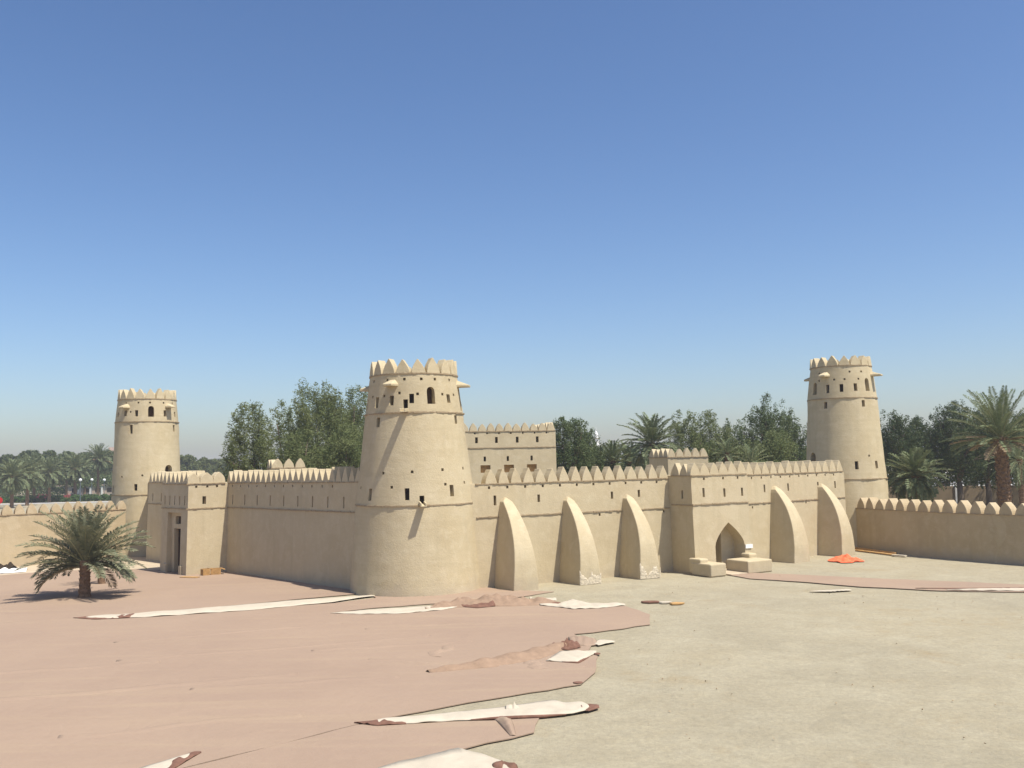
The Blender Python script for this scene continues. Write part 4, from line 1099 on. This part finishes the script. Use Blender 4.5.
for i in range(420):
    x = rr.uniform(-56, -40); D = rr.uniform(264, 270); pts.append((x*D/100, D, rr.uniform(.3, 1.5)))
mass('hedge', pts, 'hedge', 'bright green clipped hedge along the park road', .5, .6, 40)
pts = []
for i in range(14):
    x = rr.choice((-52.5, -51.8, -49.6, -49, -46.8))+rr.uniform(-.4, .4); D = 262; pts.append((x*D/100, D, rr.uniform(1.4, 2.2)))
mass('flowering_shrubs', pts, 'flower', 'reddish flowering shrubs in front of the park hedge', .3, .5, 26)

pts = []
for i in range(190):
    x = rr.choice((rr.uniform(-56, -46.5), rr.uniform(-47, -41))); D = rr.uniform(300, 318); pts.append((x*D/100, D, rr.uniform(.5, 6.5) if x < -47 else rr.uniform(3.8, 6.5)))
mass('park_shrubs', pts, 'leafB', 'dark shrubs filling the gaps between the park palm trunks', .7, 1.5, 34)
# lamp posts
LG = 'globe lamp posts in the park'
for x, D, h, lab in [(-50.9, 250, 6.1, 'globe lamp post farthest left in the park'), (-45.45, 262, 5.9, 'globe lamp post left of the tallest park palm'),
                     (-44.25, 270, 5.8, 'globe lamp post close beside the tallest park palm'), (-42.95, 275, 5.6, 'globe lamp post right of the tallest park palm')]:
    X, Y = at(x, D); r_ = empty('street_lamp', (X, Y, 0), lab, 'lamp post', LG)
    m = MB(); m.tube([(X, Y, 0), (X, Y, 1.0), (X, Y, h-.4)], [.16, .1, .08], 8); m.build('post', 'metal', r_)
    m = MB(); m.tube([(X, Y, h-.4), (X, Y, h-.3)], [.2, .2], 10); m.build('collar', 'metal', r_)
    bm = bmesh.new(); bmesh.ops.create_icosphere(bm, subdivisions=2, radius=.42); me = bpy.data.meshes.new('globe'); bm.to_mesh(me); bm.free()
    g = bpy.data.objects.new('globe', me); me.materials.append(M['glass']); link(g, r_); g.location = (0, 0, h+.05)
# tall thin pole against the far tower
X, Y = at(-41.9, 250); r_ = empty('street_lamp', (X, Y, 0), 'tall slim pole with a small lamp head just left of the far left tower', 'lamp post', LG)
MB().tube([(X, Y, 0), (X, Y, 8.5)], [.13, .08], 8).build('post', 'metal', r_); MB().box((X-.35, Y, 8.55), (.45, 0, .04), (0, .12, 0), (0, 0, .07)).build('lamp_head', 'metal', r_)
# red round sign at the left edge
X, Y = at(-53.9, 215); r_ = empty('round_sign', (X, Y, 0), 'round plain red sign at the left edge above the boundary wall', 'sign')
MB().tube([(X, Y, 0), (X, Y, 1.6)], .06, 8).build('post', 'metal', r_); MB().tube([(X, Y, 2.1), (X, Y-.08, 2.1)], .75, 20).build('disc', 'red', r_)
# buildings
r_ = empty('low_building', (-145, 330, 0), 'low pink building glimpsed between the park palm trunks', 'building')
MB().aabb(-156, -128, 326, 334, -.2, 3.4).build('wall', 'pinkwall', r_)
for i in range(7):
    f = MB().aabb(-155+i*4, -153.2+i*4, 325.93, 326.3, 1.2, 2.6).build('window', 'void', r_)
    MB().aabb(-153.0+i*4, -152.4+i*4, 325.7, 325.98, -.1, 3.4).build('pillar', 'white', r_)
MB().aabb(-156.5, -127.5, 325.5, 334.5, 3.4, 3.65).build('roof', 'pinkwall', r_)
X, Y = at(-42.3, 420)
r_ = empty('apartment_block', (X, Y, 0), 'distant tan block rising over the trees left of the far tower', 'building')
MB().aabb(X-4, X+7, Y, Y+8, 0, 17.2).build('wall', 'pinkwall', r_); MB().aabb(X-1.5, X+3, Y+1, Y+5, 17.2, 18.8).build('roof_room', 'pinkwall', r_)
for i in range(4):
    for j in range(2): MB().aabb(X-3+i*2.6, X-1.8+i*2.6, Y-.05, Y+.1, 12+j*2.6, 13.4+j*2.6).build('window', 'void', r_)
# minaret
X, Y = 34.9, 400
r_ = empty('minaret', (X, Y, 0), 'slim white minaret above the dark tree right of the keep', 'minaret')
def lathe(pf, name, mat, seg=14):
    m = MB(); m.tube([(X, Y, z) for z, r in pf], [r for z, r in pf], seg); return m.build(name, mat, r_)
lathe([(0, 1.6), (13, 1.5), (13.4, 2.3), (14.2, 2.3)], 'shaft', 'white'); lathe([(14.2, 1.1), (17.6, 1.0)], 'upper_shaft', 'white'); lathe([(17.6, 1.6), (18.1, 1.6)], 'balcony', 'white')
lathe([(18.1, .75), (19.2, .85), (20.0, .5), (20.8, .12), (22.2, .05)], 'spire', 'white')
# white building behind right trees
r_ = empty('white_building', (70, 175, 0), 'long low white building glimpsed under the right-hand trees', 'building')
MB().aabb(64, 112, 172, 182, -.2, 4.3).build('wall', 'white', r_); MB().aabb(63.5, 112.5, 171.5, 182.5, 4.3, 4.6).build('roof', 'white', r_)
for i in range(9): MB().aabb(66+i*5, 68.4+i*5, 171.95, 172.3, 1.0, 3.0).build('window', 'void', r_)

# ------------------------------------------------------------------ camera, light, world
H = 8.0; f = 950.0; s = .0218
p_ = math.atan((463-384)/f); ro = math.atan(s)
fw = Vector((0, math.cos(p_), math.sin(p_))); rt = Vector((1, 0, 0)); up = rt.cross(fw)
X = rt*math.cos(ro)-up*math.sin(ro); Yv = rt*math.sin(ro)+up*math.cos(ro); Z = -fw
cam = bpy.data.cameras.new('camera'); co = bpy.data.objects.new('camera', cam); link(co)
co.matrix_world = Matrix(((X.x, Yv.x, Z.x, 0), (X.y, Yv.y, Z.y, 0), (X.z, Yv.z, Z.z, H), (0, 0, 0, 1)))
cam.sensor_width = 36; cam.lens = 36*f/1024; cam.clip_end = 6000; cam.clip_start = .1
scene.camera = co
scene.cycles.volume_bounces = 2

AZ = 125; EL = 63
sd = Vector((math.sin(R(AZ))*math.cos(R(EL)), math.cos(R(AZ))*math.cos(R(EL)), math.sin(R(EL))))
sun = bpy.data.lights.new('sun', 'SUN'); sun.energy = 4.9; sun.angle = R(.53); sun.color = (1, .95, .865)
so_ = bpy.data.objects.new('sun', sun); link(so_); so_.rotation_euler = sd.to_track_quat('Z', 'Y').to_euler(); so_.location = (30, -30, 60)

w = bpy.data.worlds.new('World'); scene.world = w; w.use_nodes = True
nt = w.node_tree; nt.nodes.clear()
out = nt.nodes.new('ShaderNodeOutputWorld'); bgn = nt.nodes.new('ShaderNodeBackground')
sky = nt.nodes.new('ShaderNodeTexSky'); sky.sky_type = 'NISHITA'; sky.sun_disc = False
sky.sun_elevation = R(EL); sky.sun_rotation = R(AZ); sky.altitude = 250; sky.air_density = 1.0; sky.dust_density = 1.6; sky.ozone_density = 3.0
bgn.inputs[1].default_value = .10
hs = nt.nodes.new('ShaderNodeHueSaturation'); hs.inputs['Saturation'].default_value = 1.07; hs.inputs['Value'].default_value = .95
gm = nt.nodes.new('ShaderNodeGamma'); gm.inputs[1].default_value = 1.12; nt.links.new(sky.outputs[0], gm.inputs[0]); nt.links.new(gm.outputs[0], hs.inputs['Color']); tint = nt.nodes.new('ShaderNodeMix'); tint.data_type = 'RGBA'; tint.blend_type = 'MULTIPLY'; tint.inputs[0].default_value = 1; tint.inputs[7].default_value = (.98, .955, .985, 1)
nt.links.new(hs.outputs[0], tint.inputs[6]); nt.links.new(tint.outputs[2], bgn.inputs[0]); nt.links.new(bgn.outputs[0], out.inputs[0])

HAZE = True
if HAZE:
    m = bpy.data.materials.new('haze'); m.use_nodes = True; t = m.node_tree; t.nodes.clear()
    o = t.nodes.new('ShaderNodeOutputMaterial'); v = t.nodes.new('ShaderNodeVolumePrincipled')
    v.inputs['Color'].default_value = (.84, .86, .97, 1); v.inputs['Density'].default_value = .00034; v.inputs['Anisotropy'].default_value = .3
    t.links.new(v.outputs[0], o.inputs['Volume'])
    hz = MB().aabb(-1560, 1560, -420, 1760, -1.4, 26).build('haze', m); hz['kind'] = 'stuff'

vs_ = scene.view_settings
vs_.view_transform = 'Standard'; vs_.look = 'None'; vs_.gamma = 1; vs_.exposure = 0.4; vs_.use_curve_mapping = False
